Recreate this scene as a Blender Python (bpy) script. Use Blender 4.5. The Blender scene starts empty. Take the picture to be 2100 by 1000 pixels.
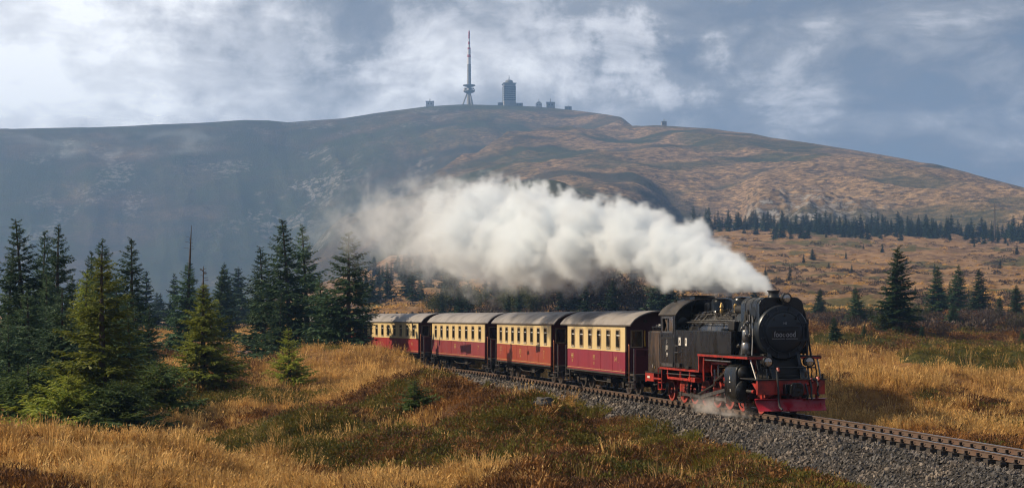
import bpy, math, random
import numpy as np
from mathutils import Vector, Matrix

# ------------------------------------------------------------------ camera, sky, sun, exposure
scene = bpy.context.scene
COL = scene.collection
CAM_H = 3.15
cam_data = bpy.data.cameras.new('camera')
cam_data.sensor_width = 36.0
cam_data.lens = 36.0 * 3300.0 / 2100.0
cam_data.shift_y = 150.0 / 2100.0
cam_data.clip_start = 0.5
cam_data.clip_end = 20000.0
cam = bpy.data.objects.new('camera', cam_data)
cam.location = (0, 0, CAM_H)
cam.rotation_euler = (math.radians(90), 0, 0)
COL.objects.link(cam)
scene.camera = cam

SUN_AZ, SUN_EL = math.radians(-87.0), math.radians(37.0)      # azimuth from +Y, negative to the left
SUN = Vector((math.sin(SUN_AZ) * math.cos(SUN_EL), math.cos(SUN_AZ) * math.cos(SUN_EL), math.sin(SUN_EL)))
sun_data = bpy.data.lights.new('sun', 'SUN')
sun_data.energy = 5.0
sun_data.angle = math.radians(0.6)
sun_data.color = (1.0, 0.83, 0.60)
sun = bpy.data.objects.new('sun', sun_data)
sun.rotation_euler = (-SUN).to_track_quat('-Z', 'Y').to_euler()
sun.location = SUN * 100
COL.objects.link(sun)

scene.view_settings.view_transform = 'Standard'
scene.view_settings.look = 'None'
scene.view_settings.exposure = 0.38
scene.view_settings.gamma = 1.0
scene.view_settings.use_curve_mapping = False
scene.render.engine = 'CYCLES'
cy = scene.cycles
cy.use_denoising = True
cy.use_adaptive_sampling = True
cy.adaptive_threshold = 0.018
cy.filter_width = 1.15
cy.max_bounces = 10
cy.diffuse_bounces = 2
cy.glossy_bounces = 2
cy.transmission_bounces = 4
cy.transparent_max_bounces = 8
cy.volume_bounces = 8
cy.volume_step_rate = 2.0
cy.volume_max_steps = 256
cy.caustics_reflective = False
cy.caustics_refractive = False


def N(nt, kind, loc=None, **props):
    n = nt.nodes.new(kind)
    for k, v in props.items():
        setattr(n, k, v)
    return n


def L(nt, a, b):
    nt.links.new(a, b)


def math_node(nt, op, a, b=None, clamp=False):
    n = N(nt, 'ShaderNodeMath', operation=op, use_clamp=clamp)
    for i, v in enumerate((a, b)):
        if v is None:
            continue
        if isinstance(v, (int, float)):
            n.inputs[i].default_value = v
        else:
            L(nt, v, n.inputs[i])
    return n.outputs[0]


def map_range(nt, v, a, b, c=0.0, d=1.0, smooth=True):
    n = N(nt, 'ShaderNodeMapRange', interpolation_type='SMOOTHSTEP' if smooth else 'LINEAR')
    L(nt, v, n.inputs[0])
    for i, q in enumerate((a, b, c, d)):
        n.inputs[i + 1].default_value = q
    return n.outputs[0]


def noise(nt, vec, scale, detail=5.0, rough=0.55, dist=0.0):
    n = N(nt, 'ShaderNodeTexNoise')
    if vec is not None:
        L(nt, vec, n.inputs['Vector'])
    n.inputs['Scale'].default_value = scale
    n.inputs['Detail'].default_value = detail
    n.inputs['Roughness'].default_value = rough
    n.inputs['Distortion'].default_value = dist
    return n


def mixc(nt, fac, a, b):
    n = N(nt, 'ShaderNodeMix', data_type='RGBA')
    if isinstance(fac, (int, float)):
        n.inputs[0].default_value = fac
    else:
        L(nt, fac, n.inputs[0])
    for i, v in ((6, a), (7, b)):
        if isinstance(v, (tuple, list)):
            n.inputs[i].default_value = (v[0], v[1], v[2], 1)
        else:
            L(nt, v, n.inputs[i])
    return n.outputs[2]


def px_dir(x, y):
    v = Vector(((x - 1050) / 3300, 1.0, (650 - y) / 3300))
    return v.normalized()


world = bpy.data.worlds.new('World')
scene.world = world
world.use_nodes = True
wt = world.node_tree
wt.nodes.clear()
w_out = N(wt, 'ShaderNodeOutputWorld')
w_bg = N(wt, 'ShaderNodeBackground')
w_bg.inputs['Strength'].default_value = 0.092
L(wt, w_bg.outputs[0], w_out.inputs[0])
w_sky = N(wt, 'ShaderNodeTexSky', sky_type='NISHITA', sun_disc=False, sun_elevation=SUN_EL, sun_rotation=SUN_AZ,
          altitude=1000.0, air_density=1.0, dust_density=1.2, ozone_density=1.0)
w_tc = N(wt, 'ShaderNodeTexCoord')
# clouds: noise over the view direction, brighter towards the hidden sun
w_map = N(wt, 'ShaderNodeMapping')
L(wt, w_tc.outputs['Generated'], w_map.inputs[0])
w_map.inputs['Scale'].default_value = (1.0, 1.0, 2.3)
w_warp = noise(wt, w_map.outputs[0], 7.0, 3.0, 0.5)
w_sub = N(wt, 'ShaderNodeVectorMath', operation='SUBTRACT')
L(wt, w_warp.outputs['Color'], w_sub.inputs[0])
w_sub.inputs[1].default_value = (0.5, 0.5, 0.5)
w_scl = N(wt, 'ShaderNodeVectorMath', operation='SCALE')
L(wt, w_sub.outputs[0], w_scl.inputs[0])
w_scl.inputs['Scale'].default_value = 0.11
w_add = N(wt, 'ShaderNodeVectorMath', operation='ADD')
L(wt, w_map.outputs[0], w_add.inputs[0])
L(wt, w_scl.outputs[0], w_add.inputs[1])
big = noise(wt, w_add.outputs[0], 3.6, 6.0, 0.5).outputs['Fac']
mid = noise(wt, w_add.outputs[0], 9.0, 6.0, 0.55).outputs['Fac']
fine = noise(wt, w_add.outputs[0], 19.0, 8.0, 0.6).outputs['Fac']
w_fw = N(wt, 'ShaderNodeVectorMath', operation='SUBTRACT')
w_fn = noise(wt, w_tc.outputs['Generated'], 22.0, 6.0, 0.6)
L(wt, w_fn.outputs['Color'], w_fw.inputs[0])
w_fw.inputs[1].default_value = (0.5, 0.5, 0.5)
w_fs = N(wt, 'ShaderNodeVectorMath', operation='SCALE')
L(wt, w_fw.outputs[0], w_fs.inputs[0])
w_fs.inputs['Scale'].default_value = 0.13
w_dir = N(wt, 'ShaderNodeVectorMath', operation='ADD')
L(wt, w_tc.outputs['Generated'], w_dir.inputs[0])
L(wt, w_fs.outputs[0], w_dir.inputs[1])


def lobe(px, py, rad_px, amp, hard=0.0):
    """a cloud mass about one direction of the sky"""
    g = px_dir(px, py)
    d = N(wt, 'ShaderNodeVectorMath', operation='DISTANCE')
    L(wt, w_dir.outputs[0], d.inputs[0])
    d.inputs[1].default_value = g
    return map_range(wt, d.outputs['Value'], rad_px / 3300.0, rad_px * hard / 3300.0, 0.0, amp)


bright = math_node(wt, 'MULTIPLY_ADD', big, 0.55)
wt.nodes[-1].inputs[2].default_value = -0.03
bright = math_node(wt, 'ADD', bright, math_node(wt, 'MULTIPLY', math_node(wt, 'SUBTRACT', mid, 0.5), 0.80))
bright = math_node(wt, 'ADD', bright, math_node(wt, 'MULTIPLY', math_node(wt, 'SUBTRACT', fine, 0.5), 0.16))
for a in ((-250, 170, 800, 0.50), (60, 190, 440, 0.30), (200, 60, 300, 0.14), (330, 250, 330, 0.20), (1010, 50, 230, 0.14), (800, 200, 230, 0.16), (740, 20, 190, -0.10),
          (1480, 40, 260, -0.06), (2050, 290, 520, -0.10), (940, 170, 280, 0.16), (600, 240, 280, 0.16), (1900, 120, 260, 0.08), (1250, 190, 260, 0.12), (450, 120, 330, 0.20), (650, 120, 300, 0.14), (1350, 260, 300, 0.08)):
    bright = math_node(wt, 'ADD', bright, lobe(*a))
# heaped clouds with torn edges
heap = math_node(wt, 'ADD', math_node(wt, 'MULTIPLY', mid, 0.5), math_node(wt, 'MULTIPLY', fine, 0.75))
for a in ((1000, 45, 230, 0.20), (1130, 90, 150, 0.18), (1330, 125, 110, 0.36), (1220, 140, 130, 0.30), (1430, 165, 110, 0.26), (1660, 195, 140, 0.08), (250, 130, 420, 0.20),
          (640, 190, 260, 0.14), (860, 110, 160, 0.18), (1560, 250, 200, 0.10), (1700, 70, 320, 0.12), (1960, 160, 300, 0.13), (2000, 30, 200, 0.10)):
    heap = math_node(wt, 'ADD', heap, lobe(*a))
bright = math_node(wt, 'ADD', bright, map_range(wt, heap, 0.62, 1.06, 0.0, 0.36))
w_ramp = N(wt, 'ShaderNodeValToRGB')
L(wt, bright, w_ramp.inputs[0])
el = w_ramp.color_ramp.elements
el[0].position, el[0].color = 0.04, (1.25, 1.5, 2.05, 1)
el[1].position, el[1].color = 1.0, (13.0, 12.8, 12.6, 1)
for p, c in ((0.20, (1.9, 2.08, 2.5, 1)), (0.40, (3.4, 3.45, 3.7, 1)), (0.70, (8.0, 7.85, 8.0, 1))):
    e = el.new(p)
    e.color = c
cover = map_range(wt, bright, 0.02, 0.26, 0.80, 0.98)
w_col = mixc(wt, cover, w_sky.outputs[0], w_ramp.outputs[0])
L(wt, w_col, w_bg.inputs['Color'])

# ------------------------------------------------------------------ helpers


def hash01(ix, iy, seed):
    h = (ix.astype(np.int64) * 374761393 + iy.astype(np.int64) * 668265263 + seed * 1442695041) & 0xFFFFFFFF
    h = ((h ^ (h >> 13)) * 1274126177) & 0xFFFFFFFF
    h = (h ^ (h >> 16)) & 0xFFFFFFFF
    return h / 4294967295.0


def vnoise(x, y, seed=0):
    x = np.asarray(x, float)
    y = np.asarray(y, float)
    ix, iy = np.floor(x), np.floor(y)
    fx, fy = x - ix, y - iy
    fx = fx * fx * fx * (fx * (fx * 6 - 15) + 10)
    fy = fy * fy * fy * (fy * (fy * 6 - 15) + 10)
    a, b = hash01(ix, iy, seed), hash01(ix + 1, iy, seed)
    c, d = hash01(ix, iy + 1, seed), hash01(ix + 1, iy + 1, seed)
    return (a * (1 - fx) + b * fx) * (1 - fy) + (c * (1 - fx) + d * fx) * fy


def fbm(x, y, seed=0, octaves=4, gain=0.5):
    t, amp, norm = 0.0, 1.0, 0.0
    for o in range(octaves):
        t = t + amp * vnoise(x * 2 ** o + 17.3 * o, y * 2 ** o - 9.1 * o, seed + o)
        norm += amp
        amp *= gain
    return t / norm                     # 0..1


def ridged(x, y, seed=0, octaves=4):
    t, amp, norm = 0.0, 1.0, 0.0
    for o in range(octaves):
        t = t + amp * (1 - np.abs(2 * vnoise(x * 2 ** o + 5.7 * o, y * 2 ** o + 3.1 * o, seed + o) - 1))
        norm += amp
        amp *= 0.5
    return t / norm


def sstep(a, b, x):
    t = np.clip((np.asarray(x, float) - a) / (b - a), 0, 1)
    return t * t * (3 - 2 * t)


def interp(x, pts):
    return np.interp(x, [p[0] for p in pts], [p[1] for p in pts])


def np_mesh(name, verts, faces, smooth=False):
    """verts (n,3), faces (m,k) arrays of one polygon size"""
    me = bpy.data.meshes.new(name)
    verts = np.asarray(verts, np.float32)
    faces = np.asarray(faces, np.int32)
    k = faces.shape[1]
    me.vertices.add(len(verts))
    me.vertices.foreach_set('co', verts.ravel())
    me.loops.add(faces.size)
    me.loops.foreach_set('vertex_index', faces.ravel())
    me.polygons.add(len(faces))
    me.polygons.foreach_set('loop_start', np.arange(0, faces.size, k, dtype=np.int32))
    me.polygons.foreach_set('use_smooth', np.full(len(faces), smooth))
    me.update(calc_edges=True)
    return me


class MB:
    """collects shapes into one mesh"""

    def __init__(self):
        self.v, self.f = [], []

    def add(self, vs, fs):
        o = len(self.v)
        self.v.extend(tuple(p) for p in vs)
        self.f.extend(tuple(i + o for i in q) for q in fs)
        return self

    def box(self, x0, x1, y0, y1, z0, z1):
        return self.add([(x0, y0, z0), (x1, y0, z0), (x1, y1, z0), (x0, y1, z0), (x0, y0, z1), (x1, y0, z1), (x1, y1, z1), (x0, y1, z1)],
                        [(0, 3, 2, 1), (4, 5, 6, 7), (0, 1, 5, 4), (1, 2, 6, 5), (2, 3, 7, 6), (3, 0, 4, 7)])

    def prism(self, poly, axis, a0, a1):
        """2-D polygon (the two other axes in xyz order) extruded along axis"""
        n = len(poly)

        def pt(p, a):
            q = list(p)
            q.insert(axis, a)
            return tuple(q)
        vs = [pt(p, a0) for p in poly] + [pt(p, a1) for p in poly]
        fs = [tuple(range(n))[::-1], tuple(range(n, 2 * n))] + [(i, (i + 1) % n, n + (i + 1) % n, n + i) for i in range(n)]
        return self.add(vs, fs)

    def cyl(self, p0, p1, r0, r1=None, n=16, cap=True):
        r1 = r0 if r1 is None else r1
        p0, p1 = Vector(p0), Vector(p1)
        d = (p1 - p0).normalized()
        a = d.orthogonal().normalized()
        b = d.cross(a)
        vs = []
        for p, r in ((p0, r0), (p1, r1)):
            for i in range(n):
                t = 2 * math.pi * i / n
                vs.append(p + a * (r * math.cos(t)) + b * (r * math.sin(t)))
        fs = [(i, (i + 1) % n, n + (i + 1) % n, n + i) for i in range(n)]
        if cap:
            fs += [tuple(range(n))[::-1], tuple(range(n, 2 * n))]
        return self.add(vs, fs)

    def lathe(self, prof, origin, axis='Z', n=24):
        """prof: list of (radius, height along axis)"""
        o = Vector(origin)
        vs, fs = [], []
        for r, h in prof:
            for i in range(n):
                t = 2 * math.pi * i / n
                c, s = r * math.cos(t), r * math.sin(t)
                if axis == 'Z':
                    q = Vector((c, s, h))
                elif axis == 'X':
                    q = Vector((h, c, s))
                else:
                    q = Vector((s, h, c))
                vs.append(o + q)
        for j in range(len(prof) - 1):
            for i in range(n):
                fs.append((j * n + i, j * n + (i + 1) % n, (j + 1) * n + (i + 1) % n, (j + 1) * n + i))
        fs.append(tuple(range(n))[::-1])
        fs.append(tuple(range((len(prof) - 1) * n, len(prof) * n)))
        return self.add(vs, fs)

    def tube(self, pts, r, n=6):
        pts = [Vector(p) for p in pts]
        vs, fs = [], []
        a = None
        for i, p in enumerate(pts):
            d = (pts[min(i + 1, len(pts) - 1)] - pts[max(i - 1, 0)]).normalized()
            if a is None:
                a = d.orthogonal().normalized()
            else:
                a = (a - d * a.dot(d)).normalized()
            b = d.cross(a)
            for k in range(n):
                t = 2 * math.pi * k / n
                vs.append(p + a * (r * math.cos(t)) + b * (r * math.sin(t)))
        for i in range(len(pts) - 1):
            for k in range(n):
                fs.append((i * n + k, i * n + (k + 1) % n, (i + 1) * n + (k + 1) % n, (i + 1) * n + k))
        fs.append(tuple(range(n))[::-1])
        fs.append(tuple(range((len(pts) - 1) * n, len(pts) * n)))
        return self.add(vs, fs)

    def mesh(self, name, smooth=35):
        me = bpy.data.meshes.new(name)
        me.from_pydata(self.v, [], self.f)
        import bmesh as _bm
        b = _bm.new()
        b.from_mesh(me)
        _bm.ops.recalc_face_normals(b, faces=b.faces)
        b.to_mesh(me)
        b.free()
        if smooth:
            me.polygons.foreach_set('use_smooth', [True] * len(me.polygons))
            me.set_sharp_from_angle(angle=math.radians(smooth))
        me.update()
        return me

    def build(self, name, mat, parent=None, smooth=35, bevel=0.0, mesh=None):
        return obj(name, self.mesh(name, smooth), mat, parent, bevel)


def obj(name, me, mat=None, parent=None, bevel=0.0):
    o = bpy.data.objects.new(name, me)
    if mat is not None and len(me.materials) == 0:
        me.materials.append(mat)
    COL.objects.link(o)
    o.parent = parent
    if bevel:
        m = o.modifiers.new('edge', 'BEVEL')
        m.width = bevel
        m.segments = 2
        m.limit_method = 'ANGLE'
    return o


def empty(name, loc, rz=0.0):
    o = bpy.data.objects.new(name, None)
    o.location = loc
    o.rotation_euler = (0, 0, rz)
    o.empty_display_size = 0.3
    COL.objects.link(o)
    return o


def tag(o, label=None, cat=None, group=None, kind=None):
    for k, v in (('label', label), ('category', cat), ('group', group), ('kind', kind)):
        if v:
            o[k] = v
    return o


def copy_tree(o, parent=None):
    c = o.copy()
    COL.objects.link(c)
    c.parent = parent
    for ch in list(o.children):
        copy_tree(ch, c)
    return c


# ------------------------------------------------------------------ materials


def new_mat(name):
    m = bpy.data.materials.new(name)
    m.use_nodes = True
    nt = m.node_tree
    nt.nodes.clear()
    out = N(nt, 'ShaderNodeOutputMaterial')
    return m, nt, out


def paint(name, col, rough=0.45, metal=0.0, col2=None, scale=2.5, amt=0.6, bump=0.0, bscale=30.0, spec=0.5, streak=False, rvar=0.15):
    """a solid surface with wear: two tones mixed by noise, uneven gloss, fine relief"""
    m, nt, out = new_mat(name)
    b = N(nt, 'ShaderNodeBsdfPrincipled')
    L(nt, b.outputs[0], out.inputs[0])
    tc = N(nt, 'ShaderNodeTexCoord')
    vec = tc.outputs['Object']
    if streak:
        mp = N(nt, 'ShaderNodeMapping')
        L(nt, vec, mp.inputs[0])
        mp.inputs['Scale'].default_value = (1.0, 1.0, 0.22)
        vec = mp.outputs[0]
    n1 = noise(nt, vec, scale, 6.0, 0.62)
    f = map_range(nt, n1.outputs['Fac'], 0.38, 0.72, 0.0, amt)
    c2 = col2 if col2 else tuple(c * 0.55 for c in col)
    L(nt, mixc(nt, f, col, c2), b.inputs['Base Color'])
    b.inputs['Metallic'].default_value = metal
    b.inputs['Specular IOR Level'].default_value = spec
    L(nt, map_range(nt, n1.outputs['Fac'], 0.3, 0.75, max(rough - rvar * 0.5, 0.03), min(rough + rvar, 1.0)), b.inputs['Roughness'])
    if bump:
        n2 = noise(nt, tc.outputs['Object'], bscale, 4.0, 0.6)
        bp = N(nt, 'ShaderNodeBump')
        bp.inputs['Strength'].default_value = bump
        bp.inputs['Distance'].default_value = 0.02
        L(nt, n2.outputs['Fac'], bp.inputs['Height'])
        L(nt, bp.outputs[0], b.inputs['Normal'])
    return m


def leafy(name, c1, c2, c3, scale=0.8, trans=0.3, rough=0.6, vary=0.35):
    """foliage: tones vary by place and by plant, light passes through a little"""
    m, nt, out = new_mat(name)
    geo = N(nt, 'ShaderNodeNewGeometry')
    oi = N(nt, 'ShaderNodeObjectInfo')
    n1 = noise(nt, geo.outputs['Position'], scale, 3.0, 0.6)
    n2 = noise(nt, geo.outputs['Position'], scale * 9.0, 2.0, 0.6)
    c = mixc(nt, map_range(nt, n1.outputs['Fac'], 0.38, 0.64), c1, c2)
    c = mixc(nt, map_range(nt, n2.outputs['Fac'], 0.45, 0.75), c, c3)
    hsv = N(nt, 'ShaderNodeHueSaturation')
    L(nt, c, hsv.inputs['Color'])
    L(nt, map_range(nt, oi.outputs['Random'], 0, 1, 1 - vary, 1 + vary, False), hsv.inputs['Value'])
    d = N(nt, 'ShaderNodeBsdfPrincipled')
    d.inputs['Roughness'].default_value = rough
    d.inputs['Specular IOR Level'].default_value = 0.25
    L(nt, hsv.outputs[0], d.inputs['Base Color'])
    t = N(nt, 'ShaderNodeBsdfTranslucent')
    L(nt, hsv.outputs[0], t.inputs['Color'])
    mx = N(nt, 'ShaderNodeMixShader')
    mx.inputs[0].default_value = trans
    L(nt, d.outputs[0], mx.inputs[1])
    L(nt, t.outputs[0], mx.inputs[2])
    L(nt, mx.outputs[0], out.inputs[0])
    return m


def glass_mat(name, tint, gloss_rough=0.03, opac=0.45):
    m, nt, out = new_mat(name)
    tr = N(nt, 'ShaderNodeBsdfTransparent')
    tr.inputs[0].default_value = (*tint, 1)
    gl = N(nt, 'ShaderNodeBsdfGlossy')
    gl.inputs['Roughness'].default_value = gloss_rough
    gl.inputs['Color'].default_value = (0.9, 0.93, 0.95, 1)
    fr = N(nt, 'ShaderNodeFresnel')
    fr.inputs[0].default_value = 1.5
    geo = N(nt, 'ShaderNodeNewGeometry')
    nn = noise(nt, geo.outputs['Position'], 1.6, 3.0, 0.5)
    f = math_node(nt, 'ADD', fr.outputs[0], map_range(nt, nn.outputs['Fac'], 0.3, 0.7, opac * 0.5, opac), clamp=True)
    mx = N(nt, 'ShaderNodeMixShader')
    L(nt, f, mx.inputs[0])
    L(nt, tr.outputs[0], mx.inputs[1])
    L(nt, gl.outputs[0], mx.inputs[2])
    L(nt, mx.outputs[0], out.inputs[0])
    return m


M = {}
M['black'] = paint('black_paint', (0.007, 0.008, 0.009), 0.28, 0.0, (0.03, 0.026, 0.022), 1.6, 0.6, 0.12, 18, streak=True, rvar=0.25)
M['black_side'] = paint('black_tank_paint', (0.007, 0.007, 0.008), 0.26, 0.0, (0.034, 0.029, 0.024), 1.7, 0.55, 0.1, 9, streak=True, rvar=0.3)
M['bunker'] = paint('sooty_bunker_plate', (0.014, 0.013, 0.012), 0.3, 0.0, (0.13, 0.075, 0.04), 2.6, 0.75, 0.15, 12, streak=True, rvar=0.3)
M['smokebox'] = paint('smokebox_grey', (0.022, 0.027, 0.034), 0.36, 0.35, (0.03, 0.033, 0.036), 2.5, 0.6, 0.15, 25)
M['boiler'] = paint('oily_boiler_sheet', (0.10, 0.10, 0.105), 0.26, 0.8, (0.22, 0.21, 0.20), 2.4, 0.8, 0.25, 10, rvar=0.25)
M['dark'] = paint('dark_iron', (0.013, 0.012, 0.012), 0.6, 0.2, (0.035, 0.028, 0.022), 3.0, 0.7, 0.2, 30)
M['steel'] = paint('worked_steel', (0.32, 0.31, 0.30), 0.35, 0.9, (0.10, 0.08, 0.07), 5.0, 0.8, 0.1, 40)
M['red'] = paint('red_frame_paint', (0.42, 0.030, 0.016), 0.42, 0.0, (0.09, 0.016, 0.012), 3.4, 0.9, 0.15, 20)
M['plough'] = paint('crimson_plough_paint', (0.36, 0.014, 0.03), 0.28, 0.0, (0.15, 0.01, 0.015), 1.3, 0.7, 0.1, 10)
M['brass'] = paint('brass', (0.36, 0.24, 0.10), 0.4, 0.8, (0.25, 0.15, 0.05), 6.0, 0.6)
M['lamp_glass'] = glass_mat('lamp_lens', (0.95, 0.95, 0.92), 0.05, 0.25)
M['reflector'] = paint('lamp_reflector', (0.75, 0.72, 0.66), 0.25, 0.85, (0.8, 0.45, 0.18), 7.0, 0.7)  # orange second tone is a painted warm bulb reflection
M['white'] = paint('white_enamel', (0.72, 0.68, 0.62), 0.4, 0.0, (0.4, 0.33, 0.28), 14.0, 0.6)
M['plate_text'] = paint('raised_steel_letters', (0.42, 0.42, 0.43), 0.45, 0.3)
M['coal'] = paint('coal', (0.008, 0.008, 0.009), 0.4, 0.0, (0.02, 0.02, 0.02), 9.0, 0.6, 0.8, 14)
M['rubber'] = paint('rubber_hose', (0.012, 0.012, 0.014), 0.5, 0.0, (0.05, 0.045, 0.04), 5.0, 0.6)
M['cream'] = paint('cream_panel_paint', (0.68, 0.52, 0.26), 0.42, 0.0, (0.50, 0.35, 0.16), 0.9, 0.65, 0.08, 3, streak=True)
M['roof'] = paint('weathered_roof_sheet', (0.27, 0.245, 0.23), 0.6, 0.05, (0.13, 0.118, 0.112), 0.8, 0.8, 0.25, 6)
M['cab_roof'] = paint('sooty_cab_roof', (0.035, 0.031, 0.029), 0.45, 0.1, (0.085, 0.07, 0.06), 1.6, 0.7, 0.2, 8)
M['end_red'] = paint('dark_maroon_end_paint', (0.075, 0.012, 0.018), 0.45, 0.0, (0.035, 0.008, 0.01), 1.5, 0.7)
M['under'] = paint('grimy_underframe', (0.022, 0.019, 0.017), 0.7, 0.1, (0.075, 0.055, 0.04), 3.0, 0.8, 0.3, 20)
M['gold'] = paint('faded_gold_lettering', (0.62, 0.42, 0.16), 0.5, 0.0, (0.38, 0.22, 0.10), 9.0, 0.6)
M['rod_brown'] = paint('worn_copper_rail', (0.34, 0.12, 0.05), 0.4, 0.5, (0.15, 0.05, 0.03), 5.0, 0.7)
M['yellow'] = paint('ochre_curtain_cloth', (0.55, 0.30, 0.03), 0.7, 0.0, (0.35, 0.17, 0.02), 8.0, 0.6)
M['window_frame'] = paint('aged_window_frame', (0.36, 0.27, 0.16), 0.45, 0.1, (0.14, 0.10, 0.07), 6.0, 0.7)
M['window_bar'] = paint('pale_window_bar', (0.62, 0.60, 0.56), 0.4, 0.2, (0.4, 0.36, 0.3), 8.0, 0.5)
M['glass'] = glass_mat('carriage_window_glass', (0.85, 0.86, 0.84), 0.05, 0.42)
M['interior'] = paint('brown_interior', (0.11, 0.07, 0.045), 0.6, 0.0, (0.06, 0.04, 0.03), 2.0, 0.5)
M['rail'] = paint('rusty_rail_web', (0.135, 0.092, 0.068), 0.62, 0.2, (0.13, 0.062, 0.036), 1.5, 0.7, 0.2, 30)
M['rail_top'] = paint('polished_rail_head', (0.55, 0.50, 0.46), 0.22, 0.9, (0.34, 0.22, 0.15), 1.2, 0.7)
M['sleeper'] = paint('dark_timber_sleeper', (0.045, 0.035, 0.028), 0.85, 0.0, (0.10, 0.075, 0.055), 3.0, 0.7, 0.5, 20)
M['clip'] = paint('black_rail_clip', (0.014, 0.011, 0.01), 0.6, 0.3, (0.04, 0.025, 0.018), 5.0, 0.6)
M['bark'] = paint('spruce_bark', (0.075, 0.055, 0.042), 0.9, 0.0, (0.14, 0.11, 0.09), 5.0, 0.7, 0.6, 25)
M['deadwood'] = paint('dead_grey_wood', (0.10, 0.085, 0.075), 0.9, 0.0, (0.05, 0.04, 0.035), 4.0, 0.7, 0.4, 20)
M['rock'] = paint('dark_boulder', (0.055, 0.05, 0.048), 0.85, 0.0, (0.12, 0.11, 0.10), 3.0, 0.8, 0.7, 8)
M['concrete'] = paint('tower_concrete', (0.34, 0.33, 0.31), 0.8, 0.0, (0.20, 0.19, 0.18), 0.06, 0.7)
M['slab'] = paint('tower_grey_cladding', (0.22, 0.23, 0.23), 0.7, 0.0, (0.13, 0.13, 0.13), 0.08, 0.7)
M['tower_red'] = paint('mast_red', (0.42, 0.035, 0.03), 0.5, 0.0, (0.28, 0.03, 0.03), 0.2, 0.5)
M['tower_white'] = paint('mast_white', (0.74, 0.72, 0.70), 0.5, 0.0, (0.55, 0.53, 0.5), 0.2, 0.5)
M['win_dark'] = paint('dark_glazing', (0.03, 0.035, 0.04), 0.15, 0.0, (0.06, 0.065, 0.07), 0.3, 0.5)
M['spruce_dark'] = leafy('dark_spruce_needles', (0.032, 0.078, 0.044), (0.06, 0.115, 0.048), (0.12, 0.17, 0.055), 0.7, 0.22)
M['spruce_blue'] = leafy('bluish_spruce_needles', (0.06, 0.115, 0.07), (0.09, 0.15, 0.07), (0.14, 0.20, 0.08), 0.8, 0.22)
M['spruce_lit'] = leafy('sunlit_spruce_needles', (0.14, 0.185, 0.026), (0.23, 0.26, 0.038), (0.36, 0.35, 0.055), 0.9, 0.38)  # brighter copy of the needles, sunlight put into the colour
M['spruce_mid'] = leafy('green_spruce_needles', (0.045, 0.085, 0.024), (0.08, 0.12, 0.03), (0.14, 0.165, 0.04), 0.9, 0.3)
M['spruce_far'] = leafy('far_spruce_needles', (0.018, 0.046, 0.03), (0.032, 0.066, 0.036), (0.06, 0.095, 0.04), 0.15, 0.15)
M['bare_bush'] = leafy('leafless_brown_twigs', (0.075, 0.05, 0.04), (0.05, 0.042, 0.032), (0.11, 0.07, 0.045), 0.4, 0.15)
M['green_bush'] = leafy('green_bush_leaves', (0.035, 0.055, 0.018), (0.06, 0.075, 0.02), (0.11, 0.10, 0.025), 0.4, 0.25)
M['straw'] = leafy('dry_straw_grass', (0.50, 0.30, 0.10), (0.68, 0.45, 0.17), (0.33, 0.165, 0.05), 0.35, 0.4, 0.7, 0.45)
M['tawny'] = leafy('tawny_dry_grass', (0.25, 0.11, 0.03), (0.36, 0.165, 0.04), (0.13, 0.06, 0.022), 0.35, 0.35, 0.7, 0.45)
M['heather'] = leafy('rusty_heather', (0.13, 0.062, 0.026), (0.25, 0.115, 0.033), (0.06, 0.034, 0.022), 0.5, 0.2, 0.8, 0.5)
M['moss'] = leafy('green_bilberry_moss', (0.075, 0.082, 0.018), (0.15, 0.135, 0.024), (0.19, 0.11, 0.022), 0.45, 0.25, 0.8, 0.3)
M['weed'] = leafy('yellow_green_weed', (0.14, 0.13, 0.02), (0.20, 0.16, 0.025), (0.09, 0.09, 0.02), 0.6, 0.35, 0.7, 0.3)
M['stone'] = leafy('ballast_stone', (0.080, 0.074, 0.070), (0.16, 0.13, 0.105), (0.045, 0.040, 0.037), 0.9, 0.0, 0.7, 0.8)

# ------------------------------------------------------------------ the line of the track
# s runs along the track, 0 just under the chimney, positive towards the camera
DS = 0.25
S0, S1 = -170.0, 70.0
_s = np.arange(S0, S1 + DS, DS)
_head = np.radians(interp(_s, [(-170, 33), (-95, 28), (-62, 21.5), (-36, 14.2), (-20, 13.7), (1.5, 13.6), (6, 11.2), (12, 10.2), (70, 9.6)]))
_i0 = int(round((0 - S0) / DS))
P0 = np.array([8.63, 53.37])
_dx, _dy = np.sin(_head), -np.cos(_head)
_x = np.concatenate([[0], np.cumsum((_dx[1:] + _dx[:-1]) / 2 * DS)])
_y = np.concatenate([[0], np.cumsum((_dy[1:] + _dy[:-1]) / 2 * DS)])
TX, TY = _x - _x[_i0] + P0[0], _y - _y[_i0] + P0[1]


def track_pt(s, off=0.0):
    """point on the track, off metres to the camera's side"""
    x, y, h = np.interp(s, _s, TX), np.interp(s, _s, TY), np.interp(s, _s, _head)
    return x - off * np.cos(h), y - off * np.sin(h)


def track_heading(s):
    return float(np.interp(s, _s, _head))


def track_dist(X, Y):
    """signed distance from the centre line (positive on the camera's side) and s of the foot"""
    X, Y = np.asarray(X, float).ravel(), np.asarray(Y, float).ravel()
    d, ss = np.empty(len(X)), np.empty(len(X))
    sx, sy, sh, sc = TX[::4], TY[::4], _head[::4], _s[::4]
    for a in range(0, len(X), 20000):
        dx, dy = X[a:a + 20000, None] - sx[None], Y[a:a + 20000, None] - sy[None]
        k = np.argmin(dx * dx + dy * dy, axis=1)
        r = np.arange(len(k))
        d[a:a + 20000] = -(dx[r, k] * np.cos(sh[k]) + dy[r, k] * np.sin(sh[k]))
        ss[a:a + 20000] = sc[k]
    # past the ends: keep the sideways distance
    return d, ss


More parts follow.
